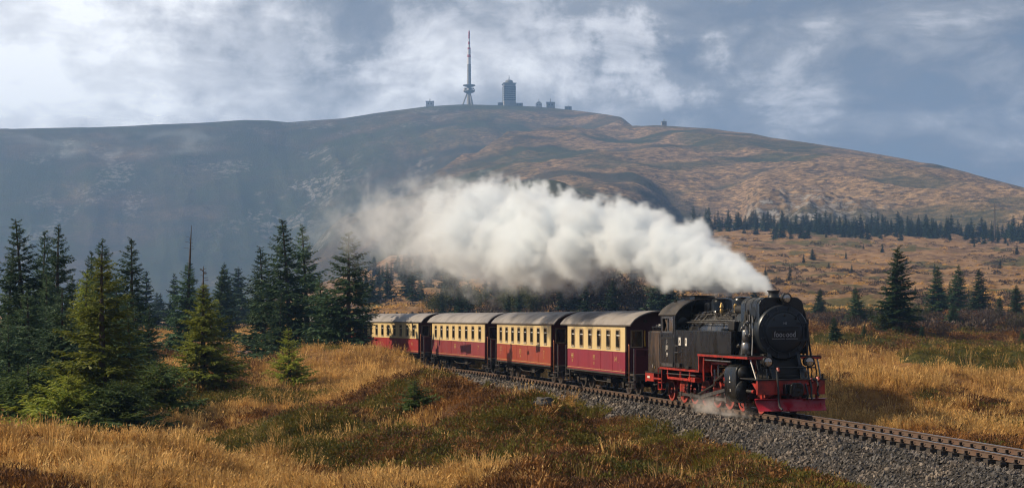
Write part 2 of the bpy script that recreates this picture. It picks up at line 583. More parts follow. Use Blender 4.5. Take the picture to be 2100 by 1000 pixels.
def s_from_px(px, off):
    b = (px - 1050) / 3300.0
    ss = np.arange(-150, 30, 0.02)
    x, y = track_pt(ss, off)
    return float(ss[np.argmin(np.abs(x / y - b))])


# ------------------------------------------------------------------ the lie of the land
MOUNDS = [
    (-2.6, 56.0, 0.8, 2.0, 6.0), (-4.6, 68.0, 0.6, 2.4, 6.0), (0.2, 48.5, 0.6, 1.8, 3.5),
     # x, y, height, radius across, radius along
    (-9.6, 97.0, 1.6, 6.0, 10.0), (-3.5, 90.0, 0.7, 3.5, 6.0), (-6.4, 53.0, 1.35, 2.6, 2.8), (-12.6, 41.5, 0.75, 3.4, 2.4), (-3.6, 63.0, 0.55, 3.2, 5.0),
    (-17.0, 78.0, 0.6, 7.0, 5.0), (-1.5, 43.0, 0.55, 2.4, 3.0), (2.2, 47.5, 0.5, 2.2, 3.2), (5.0, 52.0, 0.25, 1.6, 3.0), (-7.5, 70.0, 0.5, 4.0, 4.0),
    (26.0, 97.0, 1.1, 7.0, 4.5), (31.0, 88.0, 0.9, 6.0, 4.0), (19.0, 75.0, 0.45, 4.5, 3.0), (22.0, 110.0, 0.7, 9.0, 5.0), (17.0, 66.0, 0.3, 3.0, 2.5),
    (24.0, 140.0, 1.2, 12.0, 8.0), (36.0, 150.0, 1.4, 12.0, 8.0)]


def ground_h(X, Y, want_d=False):
    shp = np.shape(X)
    X, Y = np.asarray(X, float).ravel(), np.asarray(Y, float).ravel()
    d, ss = track_dist(X, Y)
    Ys = np.maximum(Y, 20.0)
    col = np.clip(X / Ys * 3300 + 1050, -4000, 6000)
    near = -0.95 + 0.95 * sstep(58, 150, Y)
    far = -0.40 + 0.5 * sstep(60, 130, Y) + 0.6 * sstep(110, 190, Y)
    side = sstep(-2.5, 2.5, d)
    g = far * (1 - side) + near * side
    g += (0.55 * np.exp(-((d - 9.6) / 1.9) ** 2) - 1.25 * np.exp(-((d - 6.0) / 1.6) ** 2)) * sstep(30, 42, Y) * (1 - sstep(76, 92, Y))
    dist = np.hypot(X, Y)
    rise = interp(dist, [(170, 0), (250, 2.8), (400, 10.5), (600, 24.0), (800, 42.0), (920, 52), (1000, 51), (1300, 36), (3000, 0), (9000, -20)])
    rise = rise * interp(col, [(-4000, 0.0), (420, 0.03), (620, 0.3), (800, 0.70), (1100, 0.86), (1450, 1.0), (1800, 0.95), (2150, 0.84), (6000, 0.6)])
    g = g + rise
    for mx, my, mh, ra, rl in MOUNDS:
        g = g + mh * np.exp(-(((X - mx) / ra) ** 2 + ((Y - my) / rl) ** 2))
    lump = (fbm(X / 5.2, Y / 6.0, 11, 3) - 0.5) * 1.55 + (fbm(X / 1.5, Y / 1.7, 21, 2) - 0.5) * 0.45
    lump = lump * (1 - 0.6 * sstep(150, 400, dist))
    lump += (fbm(X / 30, Y / 38, 31, 4) - 0.5) * 5.0 * sstep(150, 420, dist)
    lump += (fbm(X / 9, Y / 11, 37, 3) - 0.5) * 2.2 * sstep(120, 320, dist)
    w = sstep(2.2, 5.0, np.abs(d))
    g = g + lump * (0.12 + 0.88 * w)
    cap = np.where(d > 0, -1.15, -0.42)
    g = np.minimum(g, cap) * (1 - w) + g * w
    prof = -0.27 - 0.52 * np.maximum(np.abs(d) - 1.35, 0) - 0.02 * np.abs(d)
    g = np.maximum(g, np.where(np.abs(d) < 4.0, prof, -99))
    if want_d:
        return g.reshape(shp), d.reshape(shp), ss.reshape(shp)
    return g.reshape(shp)


def ballast_edge(X, Y, d, ss):
    """how far from the centre line the stones reach"""
    e = np.where(d > 0, interp(ss, [(-80, 1.9), (-20, 2.05), (-6, 2.2), (2, 2.75), (8, 3.1), (60, 3.3)]), 2.05)
    return e + (fbm(X / 1.2, Y / 1.2, 5, 2) - 0.5) * 1.1


def ground_at(px, py, y0=24.0, y1=1500.0):
    """where the sight line through a point of the picture meets the land"""
    Y = np.geomspace(y0, y1, 2500)
    X = (px - 1050) / 3300 * Y
    z = CAM_H - (py - 650) / 3300 * Y
    h = ground_h(X, Y)
    k = np.argmax(h >= z)
    return float(X[k]), float(Y[k]), float(h[k])


# plant cover: straw, moss, bare heather by patch
STRAW = [(440, 740, 5.0, 6.0, .6), (690, 735, 4.0, 6.0, .7), (780, 765, 3.0, 5.0, .5), (850, 870, 2.0, 2.5, .5), (1000, 965, 2.2, 2.0, .5), (560, 815, 3.0, 3.0, .6), (1300, 930, 1.6, 2.0, .4), (1850, 795, 2.5, 2.5, .4), (1960, 800, 2.5, 2.0, .3), (1770, 825, 2.0, 3.0, .6), (1880, 850, 2.5, 2.5, .4), (2060, 850, 2.5, 2.5, .4), (300, 965, 5.0, 2.2, 1.2), (450, 985, 3.6, 1.8, 1.2), (120, 880, 5.0, 3.0, 1.0), (330, 890, 5.0, 2.5, .8), (180, 905, 5.0, 3.5, 1.0), (400, 920, 5.0, 4.0, 1.0), (520, 960, 3.0, 2.5, .9), (40, 850, 5.0, 4.5, .8), (640, 815, 5.0, 4.0, .8), (740, 780, 5.0, 5.0, .7), (720, 748, 4.0, 5.0, .6),
         (1780, 748, 6.0, 9.0, 1.3), (1900, 756, 5.0, 7.0, 1.2), (2020, 770, 5.0, 5.0, 1.0), (2060, 800, 4.0, 4.0, .8), (1720, 860, 2.0, 4.0, .6), (1980, 880, 3.0, 4.0, .6), (960, 990, 2.0, 2.0, .3),
         (500, 690, 12.0, 25.0, 1.0), (380, 700, 8.0, 20.0, .9), (560, 775, 4.0, 4.0, .5)]
MOSS = [(660, 880, 3.4, 3.0, 1.4), (730, 905, 2.2, 2.0, 1.0), (470, 820, 4.0, 3.0, .9), (1880, 712, 7.0, 6.0, 2.0), (2010, 735, 5.0, 4.5, 2.2), (2070, 712, 5.0, 5.0, 1.4), (1830, 815, 2.0, 1.6, .4), (1910, 812, 1.6, 1.4, .45), (1550, 975, 3.0, 3.0, .8), (1100, 870, 3.0, 3.0, .6), (1020, 900, 2.5, 4.0, .6), (900, 960, 3.0, 2.5, .5), (1200, 930, 2.5, 2.5, .5), (1300, 890, 2.2, 3.0, .6), (1420, 920, 2.0, 3.0, .6), (1150, 980, 3.0, 2.0, .5), (560, 870, 2.5, 2.0, .6), (860, 900, 3.0, 2.5, .6), (780, 830, 2.5, 3.0, .5), (640, 760, 3.0, 4.0, .5)]
HEATH = [(60, 960, 3.4, 2.4, 1.7), (270, 800, 3.5, 3.0, .8), (560, 745, 2.0, 3.0, .5), (360, 945, 1.6, 1.2, .7), (600, 925, 2.0, 1.6, .8), (700, 985, 2.6, 2.2, 1.0), (980, 940, 2.6, 2.4, .9), (450, 770, 4.0, 4.0, .8), (870, 780, 4.0, 6.0, .7), (1010, 840, 2.4, 4.0, .9), (820, 740, 4.0, 6.0, .6), (1280, 960, 2.2, 2.5, .7)]
_pts_cache = {}


def patch(X, Y, lst, key):
    if key not in _pts_cache:
        _pts_cache[key] = [(*ground_at(px, py)[:2], rx, ry, a) for px, py, rx, ry, a in lst]
    t = 0.0
    for mx, my, rx, ry, a in _pts_cache[key]:
        t = t + a * np.exp(-(((X - mx) / rx) ** 2 + ((Y - my) / ry) ** 2))
    return t


def cover(X, Y):
    """weights 0..1 of straw, moss and heather at a place"""
    far = sstep(110, 240, Y)
    st = fbm(X / 7, Y / 9, 51, 4) - 0.60 + 0.75 * patch(X, Y, STRAW, 's') - 0.42 * patch(X, Y, HEATH, 'h')
    mo = fbm(X / 5, Y / 6, 61, 4) - 0.56 + 0.60 * patch(X, Y, MOSS, 'm') - 0.25 * patch(X, Y, STRAW, 's')
    st_f = fbm(X / 22, Y / 26, 71, 4) - 0.44 + 0.5 * patch(X, Y, STRAW, 's')
    mo_f = fbm(X / 16, Y / 22, 81, 4) - 0.60
    straw = sstep(-0.06, 0.16, st * (1 - far) + st_f * far)
    moss = sstep(-0.03, 0.12, mo * (1 - far) + mo_f * far)
    return straw, moss


def polar_mesh(name, az, rad, hfun, zones=None, smooth=True, loop=False):
    A, R = np.meshgrid(az, rad)
    X, Y = R * np.sin(A), R * np.cos(A)
    Z = hfun(X, Y)
    nr, na = X.shape
    i = np.arange(nr * na).reshape(nr, na)
    f = np.stack([i[:-1, :-1], i[:-1, 1:], i[1:, 1:], i[1:, :-1]], -1).reshape(-1, 4)
    f = f[:, ::-1]
    if loop:
        g = np.stack([i[:-1, -1], i[:-1, 0], i[1:, 0], i[1:, -1]], -1)[:, ::-1]
        f = np.concatenate([f, g])
    me = np_mesh(name, np.stack([X, Y, Z], -1).reshape(-1, 3), f, smooth)
    return me, X, Y, Z


def set_zone(me, r, g, b):
    at = me.color_attributes.new('zone', 'FLOAT_COLOR', 'POINT')
    c = np.ones((len(me.vertices), 4), np.float32)
    c[:, 0], c[:, 1], c[:, 2] = np.ravel(r), np.ravel(g), np.ravel(b)
    at.data.foreach_set('color', c.ravel())


front = np.radians(np.concatenate([np.arange(-26, 26.01, 0.15)]))
back = np.radians(np.arange(30, 330.1, 6.0))
az = np.concatenate([front, back])
rad = np.concatenate([np.linspace(0.5, 24, 14), np.geomspace(25.5, 170, 250), np.geomspace(173, 1000, 150), np.geomspace(1040, 4150, 24)])
g_me, GX, GY, GZ = polar_mesh('ground', az, rad, ground_h, loop=True)
_, GD, GS = ground_h(GX, GY, True)
straw_w, moss_w = cover(GX, GY)
on_ballast = (1 - sstep(-0.15, 0.35, np.abs(GD) - ballast_edge(GX.ravel(), GY.ravel(), GD.ravel(), GS.ravel()).reshape(GD.shape))) * ((GS > -150) & (GS < 69))
set_zone(g_me, straw_w, moss_w, on_ballast)


def moor_material():
    m, nt, out = new_mat('moor_ground')
    b = N(nt, 'ShaderNodeBsdfPrincipled')
    b.inputs['Roughness'].default_value = 0.95
    b.inputs['Specular IOR Level'].default_value = 0.1
    L(nt, b.outputs[0], out.inputs[0])
    at = N(nt, 'ShaderNodeAttribute', attribute_name='zone')
    sep = N(nt, 'ShaderNodeSeparateColor')
    L(nt, at.outputs['Color'], sep.inputs[0])
    geo = N(nt, 'ShaderNodeNewGeometry')
    pos = geo.outputs['Position']
    nb = noise(nt, pos, 0.18, 6.0, 0.6)
    nm = noise(nt, pos, 1.3, 6.0, 0.65)
    nf = noise(nt, pos, 9.0, 5.0, 0.7)
    heath = mixc(nt, map_range(nt, nm.outputs['Fac'], 0.35, 0.65), (0.055, 0.035, 0.022), (0.125, 0.062, 0.028))
    heath = mixc(nt, map_range(nt, nb.outputs['Fac'], 0.45, 0.62), heath, (0.17, 0.085, 0.034))
    straw = mixc(nt, map_range(nt, nm.outputs['Fac'], 0.38, 0.68), (0.27, 0.145, 0.052), (0.15, 0.075, 0.03))
    moss = mixc(nt, map_range(nt, nm.outputs['Fac'], 0.35, 0.65), (0.045, 0.05, 0.015), (0.085, 0.075, 0.02))
    ball = mixc(nt, map_range(nt, nf.outputs['Fac'], 0.35, 0.65), (0.035, 0.033, 0.032), (0.075, 0.068, 0.062))
    fs = math_node(nt, 'ADD', sep.outputs[0], math_node(nt, 'MULTIPLY', math_node(nt, 'SUBTRACT', nf.outputs['Fac'], 0.5), 1.2))
    c = mixc(nt, map_range(nt, fs, 0.25, 0.75), heath, straw)
    fm = math_node(nt, 'ADD', sep.outputs[1], math_node(nt, 'MULTIPLY', math_node(nt, 'SUBTRACT', nm.outputs['Fac'], 0.5), 1.2))
    c = mixc(nt, map_range(nt, fm, 0.35, 0.75), c, moss)
    c = mixc(nt, map_range(nt, nf.outputs['Fac'], 0.50, 0.78, 0.0, 0.5), c, (0.035, 0.024, 0.016))
    sy = N(nt, 'ShaderNodeSeparateXYZ')
    L(nt, pos, sy.inputs[0])
    tuss = mixc(nt, map_range(nt, nb.outputs['Fac'], 0.40, 0.60), (0.17, 0.105, 0.065), (0.33, 0.225, 0.135))
    farf = math_node(nt, 'MULTIPLY', map_range(nt, sy.outputs[1], 170.0, 330.0, 0.0, 0.8), map_range(nt, nm.outputs['Fac'], 0.38, 0.58, 0.2, 1.0))
    farf = math_node(nt, 'MULTIPLY', farf, map_range(nt, sep.outputs[1], 0.3, 0.9, 1.0, 0.35))
    c = mixc(nt, farf, c, tuss)
    c = mixc(nt, sep.outputs[2], c, ball)
    L(nt, c, b.inputs['Base Color'])
    bp = N(nt, 'ShaderNodeBump')
    bp.inputs['Strength'].default_value = 0.9
    bp.inputs['Distance'].default_value = 0.15
    L(nt, math_node(nt, 'ADD', nf.outputs['Fac'], nm.outputs['Fac']), bp.inputs['Height'])
    L(nt, bp.outputs[0], b.inputs['Normal'])
    return m


ground = obj('ground', g_me, moor_material())
tag(ground, kind='structure')

# ------------------------------------------------------------------ the mountain
RIDGE = [(-900, 300), (-300, 276), (0, 264), (180, 262), (300, 257), (400, 253), (500, 246), (550, 247), (590, 251), (700, 243), (800, 228), (870, 219), (950, 214),
         (1040, 216), (1100, 219), (1170, 226), (1240, 235), (1270, 240), (1310, 255), (1360, 262), (1440, 266), (1540, 274), (1580, 283), (1650, 292), (1750, 307),
         (1850, 324), (1950, 346), (2050, 374), (2100, 388), (2300, 450), (2600, 540), (3200, 600)]
HUMP = [(-900, 640), (430, 640), (520, 590), (560, 560), (640, 505), (680, 468), (760, 415), (830, 378), (920, 342), (1000, 312), (1060, 292), (1150, 276), (1230, 268), (1300, 266), (1440, 272), (3000, 560)]


def mountain_h(X, Y):
    D = np.maximum(Y, 50.0)
    col = X / D * 3300 + 1050
    far_ = 1 - sstep(2300, 2600, D)
    colw = col + (fbm(D / 150, X / 700, 91, 3) - 0.5) * 120 * far_
    ridge = interp(col, RIDGE)
    hump_y = interp(colw, HUMP)
    zr = interp(col, [(-900, 2700), (1180, 2700), (1330, 2350), (1700, 1950), (2100, 1750), (3000, 1600)])
    zb = interp(col, [(-900, 1500), (500, 1300), (900, 1050), (1300, 960), (3000, 930)])
    zh = interp(col, [(-900, 1600), (430, 1600), (700, 1650), (1000, 1950), (1200, 2180), (1300, 2300), (1440, 2230), (2100, 1700), (3000, 1550)])
    y0 = interp(col, [(-900, 668), (500, 664), (700, 640), (1000, 560), (1300, 520), (3000, 515)])

    def height(row):
        return CAM_H + (650 - row) / 3300 * D
    # the back wall behind the hump on the left, one long back on the right
    mixr = sstep(1130, 1360, col)
    z_l = np.maximum(zh + 60, 1950)
    y_l = np.minimum(hump_y + 90, 655)
    t = np.clip((D - z_l) / (zr - z_l).clip(150), 0, 1)
    p_l = t ** 1.1 * (1 - t) + (1 - (1 - t) ** 1.9) * t
    wall_l = height(y_l + (ridge - y_l) * p_l)
    t = np.clip((D - zb) / (zr - zb).clip(150), 0, 1)
    wall_r = height(y0 + (ridge - y0) * (1 - (1 - t) ** 1.8))
    wall = wall_l * (1 - mixr) + wall_r * mixr
    # the near hump with its spur
    t2 = np.clip((D - zb) / (zh - zb).clip(60), 0, 1)
    hump = height(y0 + (hump_y - y0) * (1 - (1 - t2) ** 1.7))
    past = np.maximum(D - zh, 0)
    hump = hump - past * 0.25 - past ** 2 * 0.0006
    k = 14.0
    h = np.maximum(wall, hump) + k * 0.25 * np.maximum(1 - np.abs(wall - hump) / k, 0) ** 2
    before = np.clip((zb - D) / 150.0, 0, 1)
    h = h - 70 * before ** 1.2
    behind = np.maximum(D - zr, 0)
    h = np.where(behind > 0, np.minimum(h, CAM_H + (650 - ridge) / 3300 * zr) - behind * 0.22 - behind ** 2 * 0.0004, h)
    # gullies, crags and the bowl
    off = 1 - np.exp(-((D - zr) / 260) ** 2)
    rough_l = np.exp(-(((col - 560) / 230) ** 2)) * np.exp(-(((D - 2350) / 260) ** 2))
    rough_r = np.exp(-(((col - 1560) / 250) ** 2)) * np.exp(-(((D - 1180) / 190) ** 2))
    n_big = (fbm(X / 210, Y / 260, 101, 4) - 0.5) * 30
    lw = 1 - sstep(750, 1150, col)
    n_gul = (ridged(X / 120 + Y / 420, Y / 600, 111, 3) - 0.6) * (20 + 4 * lw) + (ridged(X / 48 + Y / 300, Y / 260, 113, 3) - 0.6) * (3 + 1 * lw)
    n_rock = (ridged(X / 24, Y / 40, 121, 4) - 0.5) * 12 * (0.02 + 0.55 * rough_l * sstep(0.5, 0.62, fbm(X / 60, Y / 60, 151, 3)) + 1.8 * rough_r)
    n_fine = (fbm(X / 15, Y / 19, 141, 4) - 0.5) * 2.0
    h = h + (n_big + n_gul + n_rock + n_fine) * (0.05 + 0.95 * off) * sstep(900, 1100, D)
    bowl = np.exp(-(((col - 1435) / 100) ** 4)) * np.exp(-(((D - 1300) / 150) ** 2))
    h = h - 52 * bowl
    return h


m_az = np.radians(np.arange(-24, 24.01, 0.085))
m_rad = np.concatenate([np.linspace(880, 2000, 220), np.linspace(2006, 2800, 130), np.linspace(2830, 3700, 14)])
m_me, MX, MY, MZ = polar_mesh('mountain', m_az, m_rad, mountain_h)
m_dist = MY
m_col = MX / np.maximum(MY, 50) * 3300 + 1050
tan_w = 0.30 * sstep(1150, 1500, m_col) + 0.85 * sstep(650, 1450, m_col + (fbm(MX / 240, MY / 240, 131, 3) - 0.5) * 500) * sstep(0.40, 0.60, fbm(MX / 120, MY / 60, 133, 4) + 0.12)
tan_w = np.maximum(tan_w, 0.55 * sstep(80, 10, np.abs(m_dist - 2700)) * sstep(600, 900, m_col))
rock_w = np.clip(0.9 * sstep(0.46, 0.60, fbm(MX / 45, MY / 70, 152, 4)) * np.exp(-(((m_col - 580) / 150) ** 2)) * np.exp(-(((m_dist - 2380) / 190) ** 2)) + 0.45 * sstep(0.64, 0.72, fbm(MX / 60, MY / 90, 155, 4)) * (m_col < 900)
                 + 1.25 * np.exp(-(((m_col - 1580) / 200) ** 2)) * np.exp(-(((m_dist - 1150) / 150) ** 2)) * sstep(0.36, 0.56, fbm(MX / 40, MY / 60, 153, 4))
                 + 0.5 * sstep(0.50, 0.62, fbm(MX / 45, MY / 45, 154, 4)) * np.exp(-(((m_col - 860) / 120) ** 2)) * np.exp(-(((m_dist - 2550) / 130) ** 2)), 0, 1)
rock_w = rock_w * (1 - np.exp(-(((m_col - 1430) / 75) ** 4)) * np.exp(-(((m_dist - 1240) / 170) ** 2)))
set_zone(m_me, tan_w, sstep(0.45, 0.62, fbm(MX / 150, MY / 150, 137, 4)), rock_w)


def mountain_material():
    m, nt, out = new_mat('mountain_heath')
    b = N(nt, 'ShaderNodeBsdfPrincipled')
    b.inputs['Roughness'].default_value = 0.95
    b.inputs['Specular IOR Level'].default_value = 0.1
    L(nt, b.outputs[0], out.inputs[0])
    at = N(nt, 'ShaderNodeAttribute', attribute_name='zone')
    sep = N(nt, 'ShaderNodeSeparateColor')
    L(nt, at.outputs['Color'], sep.inputs[0])
    geo = N(nt, 'ShaderNodeNewGeometry')
    mp = N(nt, 'ShaderNodeMapping')
    L(nt, geo.outputs['Position'], mp.inputs[0])
    mp.inputs['Scale'].default_value = (1.0, 0.7, 2.6)
    pos = mp.outputs[0]
    n1 = noise(nt, pos, 0.010, 8.0, 0.62, 0.6)
    n2 = noise(nt, pos, 0.05, 7.0, 0.65, 0.5)
    n3 = noise(nt, geo.outputs['Position'], 0.11, 6.0, 0.7)
    mp2 = N(nt, 'ShaderNodeMapping')
    L(nt, geo.outputs['Position'], mp2.inputs[0])
    mp2.inputs['Scale'].default_value = (0.8, 0.45, 3.0)
    n4 = noise(nt, mp2.outputs[0], 0.16, 5.0, 0.7, 0.3)
    n5 = noise(nt, geo.outputs['Position'], 0.33, 4.0, 0.75)
    base = mixc(nt, map_range(nt, n1.outputs['Fac'], 0.38, 0.62), (0.044, 0.050, 0.036), (0.095, 0.078, 0.056))  # olive heath, darkened so the left flank looks shaded
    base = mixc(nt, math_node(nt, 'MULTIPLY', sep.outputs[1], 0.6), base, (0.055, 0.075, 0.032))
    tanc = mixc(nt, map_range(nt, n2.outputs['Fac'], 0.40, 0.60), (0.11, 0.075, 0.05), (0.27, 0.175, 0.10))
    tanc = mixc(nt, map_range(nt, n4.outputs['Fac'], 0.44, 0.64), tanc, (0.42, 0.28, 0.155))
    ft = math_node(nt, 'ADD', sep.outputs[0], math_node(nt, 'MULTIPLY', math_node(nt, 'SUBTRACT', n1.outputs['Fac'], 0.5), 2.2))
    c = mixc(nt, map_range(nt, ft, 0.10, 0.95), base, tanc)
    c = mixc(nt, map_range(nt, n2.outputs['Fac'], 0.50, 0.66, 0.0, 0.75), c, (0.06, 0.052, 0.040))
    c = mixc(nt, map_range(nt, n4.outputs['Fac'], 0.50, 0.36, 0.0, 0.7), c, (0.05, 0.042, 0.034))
    c = mixc(nt, map_range(nt, n5.outputs['Fac'], 0.55, 0.68, 0.0, 0.8), c, (0.035, 0.036, 0.026))
    n6 = noise(nt, pos, 0.0055, 5.0, 0.55, 0.4)
    c = mixc(nt, map_range(nt, n6.outputs['Fac'], 0.50, 0.62, 0.0, 0.72), c, (0.052, 0.060, 0.034))
    rockc = mixc(nt, map_range(nt, n3.outputs['Fac'], 0.42, 0.62), (0.09, 0.085, 0.082), (0.34, 0.315, 0.29))
    fr = math_node(nt, 'MULTIPLY', sep.outputs[2], map_range(nt, n3.outputs['Fac'], 0.47, 0.58))
    c = mixc(nt, fr, c, rockc)
    L(nt, c, b.inputs['Base Color'])
    bp = N(nt, 'ShaderNodeBump')
    bp.inputs['Strength'].default_value = 0.8
    bp.inputs['Distance'].default_value = 3.0
    L(nt, math_node(nt, 'ADD', n4.outputs['Fac'], n5.outputs['Fac']), bp.inputs['Height'])
    L(nt, bp.outputs[0], b.inputs['Normal'])
    return m


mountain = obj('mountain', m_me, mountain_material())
tag(mountain, kind='structure')

# ------------------------------------------------------------------ plants that nobody could count: instanced tufts
def diamonds(P, D, Ln, W, S):
    """leaf-like quads: base points, unit directions, lengths, widths, unit side vectors"""
    Ln, W = Ln[:, None], W[:, None]
    a = P
    m = P + D * Ln * 0.45
    v = np.stack([a, m + S * W * 0.5, P + D * Ln, m - S * W * 0.5], 1).reshape(-1, 3)
    f = np.arange(len(P) * 4).reshape(-1, 4)
    return v, f


def unit(v):
    return v / np.maximum(np.linalg.norm(v, axis=-1, keepdims=True), 1e-9)


def grass_tuft(seed, blades=20, height=0.5, spread=0.28, width=0.014, lean=0.5, seedhead=0.5):
    r = np.random.default_rng(seed)
    vs, fs, n = [], [], 0
    wind = r.uniform(0, 6.28)
    for _ in range(blades):
        a = r.uniform(0, 6.28)
        p = np.array([math.cos(a), math.sin(a), 0]) * spread * math.sqrt(r.random())
        h = height * r.uniform(0.55, 1.15)
        ln = lean * h * r.uniform(0.2, 1.0)
        d = np.array([math.cos(a) * .6 + math.cos(wind) * .5, math.sin(a) * .6 + math.sin(wind) * .5, 0])
        s = np.array([-math.sin(a + .7), math.cos(a + .7), 0]) * width
        for t, w in ((0, 1.0), (0.4, 0.9), (0.75, 0.65), (1.0, 0.25)):
            c = p + d * ln * t ** 1.8 + np.array([0, 0, h * t - 0.04])
            vs += [c - s * w * .5, c + s * w * .5]
        for k in range(3):
            fs.append((n + 2 * k, n + 2 * k + 1, n + 2 * k + 3, n + 2 * k + 2))
        n += 8
        if r.random() < seedhead:
            c = p + d * ln * 0.9
            c[2] = h * 0.93
            q = d * 0.05 + np.array([0, 0, 0.05])
            e = s * 1.3
            vs += [c - e, c + q * .4 - e * .4, c + q * 1.4, c + e]
            fs.append((n, n + 1, n + 2, n + 3))
            n += 4
    return np_mesh('tuft', np.array(vs), np.array(fs))


def shrublet(seed, leaves=90, rad=0.32, height=0.26, leaf=0.075):
    r = np.random.default_rng(seed)
    a = r.uniform(0, 6.28, leaves)
    e = np.arcsin(r.uniform(-0.05, 1, leaves))
    k = r.uniform(0.55, 1.0, leaves)
    o = np.stack([np.cos(a) * np.cos(e), np.sin(a) * np.cos(e), np.sin(e)], 1)
    P = o * np.array([rad, rad, height]) * k[:, None]
    D = unit(o * 0.8 + r.normal(0, 0.55, (leaves, 3)) + np.array([0, 0, 0.45]))
    S = unit(np.cross(D, r.normal(0, 1, (leaves, 3))))
    v, f = diamonds(P, D, leaf * r.uniform(0.7, 1.7, leaves), leaf * 0.42 * r.uniform(0.6, 1.3, leaves), S)
    return np_mesh('shrublet', v, f)


def ico():
    p = (1 + 5 ** 0.5) / 2
    v = np.array([(-1, p, 0), (1, p, 0), (-1, -p, 0), (1, -p, 0), (0, -1, p), (0, 1, p), (0, -1, -p), (0, 1, -p), (p, 0, -1), (p, 0, 1), (-p, 0, -1), (-p, 0, 1)], float)
    f = np.array([(0, 11, 5), (0, 5, 1), (0, 1, 7), (0, 7, 10), (0, 10, 11), (1, 5, 9), (5, 11, 4), (11, 10, 2), (10, 7, 6), (7, 1, 8), (3, 9, 4), (3, 4, 2), (3, 2, 6), (3, 6, 8), (3, 8, 9), (4, 9, 5), (2, 4, 11), (6, 2, 10), (8, 6, 7), (9, 8, 1)])
    return unit(v), f


def stone_mesh(seed):
    r = np.random.default_rng(seed)
    v, f = ico()
    v = v * r.uniform(0.6, 1.25, (12, 1)) * np.array([1.0, 0.72, 0.62])
    return np_mesh('stone', v, f)


def scatter(name, protos, mat, pts, rot, scl, label, cat):
    """one object: points that each carry one of a few small meshes"""
    lib = bpy.data.collections.new(name + '_kinds')
    for i, me in enumerate(protos):
        if not len(me.materials):
            me.materials.append(mat)
        o = bpy.data.objects.new(f'{name}_kind_{i}', me)
        lib.objects.link(o)
    me = bpy.data.meshes.new(name)
    me.vertices.add(len(pts))
    me.vertices.foreach_set('co', np.asarray(pts, np.float32).ravel())
    a = me.attributes.new('rot', 'FLOAT_VECTOR', 'POINT')
    a.data.foreach_set('vector', np.asarray(rot, np.float32).ravel())
    a = me.attributes.new('scl', 'FLOAT_VECTOR', 'POINT')
    a.data.foreach_set('vector', np.asarray(scl, np.float32).ravel())
    o = obj(name, me, mat)
    ng = bpy.data.node_groups.new(name, 'GeometryNodeTree')
    ng.interface.new_socket('Geometry', in_out='INPUT', socket_type='NodeSocketGeometry')
    ng.interface.new_socket('Geometry', in_out='OUTPUT', socket_type='NodeSocketGeometry')
    gi, go = N(ng, 'NodeGroupInput'), N(ng, 'NodeGroupOutput')
    ci = N(ng, 'GeometryNodeCollectionInfo')
    ci.inputs['Collection'].default_value = lib
    ci.inputs['Separate Children'].default_value = True
    ci.inputs['Reset Children'].default_value = True
    ip = N(ng, 'GeometryNodeInstanceOnPoints')
    ip.inputs['Pick Instance'].default_value = True
    ra = N(ng, 'GeometryNodeInputNamedAttribute', data_type='FLOAT_VECTOR')
    ra.inputs[0].default_value = 'rot'
    sa = N(ng, 'GeometryNodeInputNamedAttribute', data_type='FLOAT_VECTOR')
    sa.inputs[0].default_value = 'scl'
    L(ng, gi.outputs[0], ip.inputs['Points'])
    L(ng, ci.outputs[0], ip.inputs['Instance'])
    L(ng, ra.outputs[0], ip.inputs['Rotation'])
    L(ng, sa.outputs[0], ip.inputs['Scale'])
    L(ng, ip.outputs[0], go.inputs[0])
    md = o.modifiers.new('scatter', 'NODES')
    md.node_group = ng
    tag(o, label, cat, kind='stuff')
    return o


def sample_land(n, y0, y1, seed, power=1.0):
    """places spread over the visible land, thinner with distance"""
    r = np.random.default_rng(seed)
    b = np.tan(np.radians(r.uniform(-20.5, 20.5, n)))
    u = r.random(n)
    Y = y0 * (y1 / y0) ** (u ** power)
    X = b * Y
    h, d, ss = ground_h(X, Y, True)
    return X, Y, h, d, ss, r


def plant(name, protos, mat, n, y0, y1, seed, keep, size, label, cat, power=1.0, tilt=0.12, grow=0.0, sink=0.0):
    X, Y, h, d, ss, r = sample_land(n, y0, y1, seed, power)
    st, mo = cover(X, Y)
    k = (r.random(n) < keep(st, mo, X, Y, d)) & (np.abs(d) > ballast_edge(X, Y, d, ss) + 0.1)
    X, Y, h = X[k], Y[k], h[k]
    m = len(X)
    s = size * r.uniform(0.65, 1.3, m) * (1 + grow * np.maximum(Y - 45, 0) / 100)
    scl = np.stack([s, s, s * r.uniform(0.7, 1.2, m)], 1)
    rot = np.stack([r.normal(0, tilt, m), r.normal(0, tilt, m), r.uniform(0, 6.28, m)], 1)
    return scatter(name, protos, mat, np.stack([X, Y, h - sink], 1), rot, scl, label, cat)


plant('dry_grass', [grass_tuft(i, 22, (0.20, 0.26, 0.34, 0.42, 0.30, 0.24)[i], 0.26, 0.016, (0.9, 1.1, 0.8, 0.6, 1.2, 1.4)[i], 0.45) for i in range(6)], M['straw'], 90000, 30, 210, 1,
      lambda st, mo, X, Y, d: (1.25 * st * (1 - 0.9 * mo)) * sstep(0.30, 0.58, fbm(X / 0.9, Y / 1.1, 59, 2)) + 0.03, 1.0, 'pale straw coloured dry grass covering parts of the moor', 'grass', grow=0.5)
plant('tawny_grass', [grass_tuft(20 + i, 18, (0.14, 0.2, 0.26, 0.17)[i], 0.26, 0.016, 1.1, 0.15) for i in range(4)], M['tawny'], 70000, 30, 210, 2,
      lambda st, mo, X, Y, d: (0.30 * (1 - st) + 0.12) * (1 - 0.75 * mo) * sstep(0.35, 0.6, fbm(X / 3.5, Y / 4, 77, 3)) * 1.6, 1.0, 'tawny brown low grass between the heather', 'grass', grow=0.5)
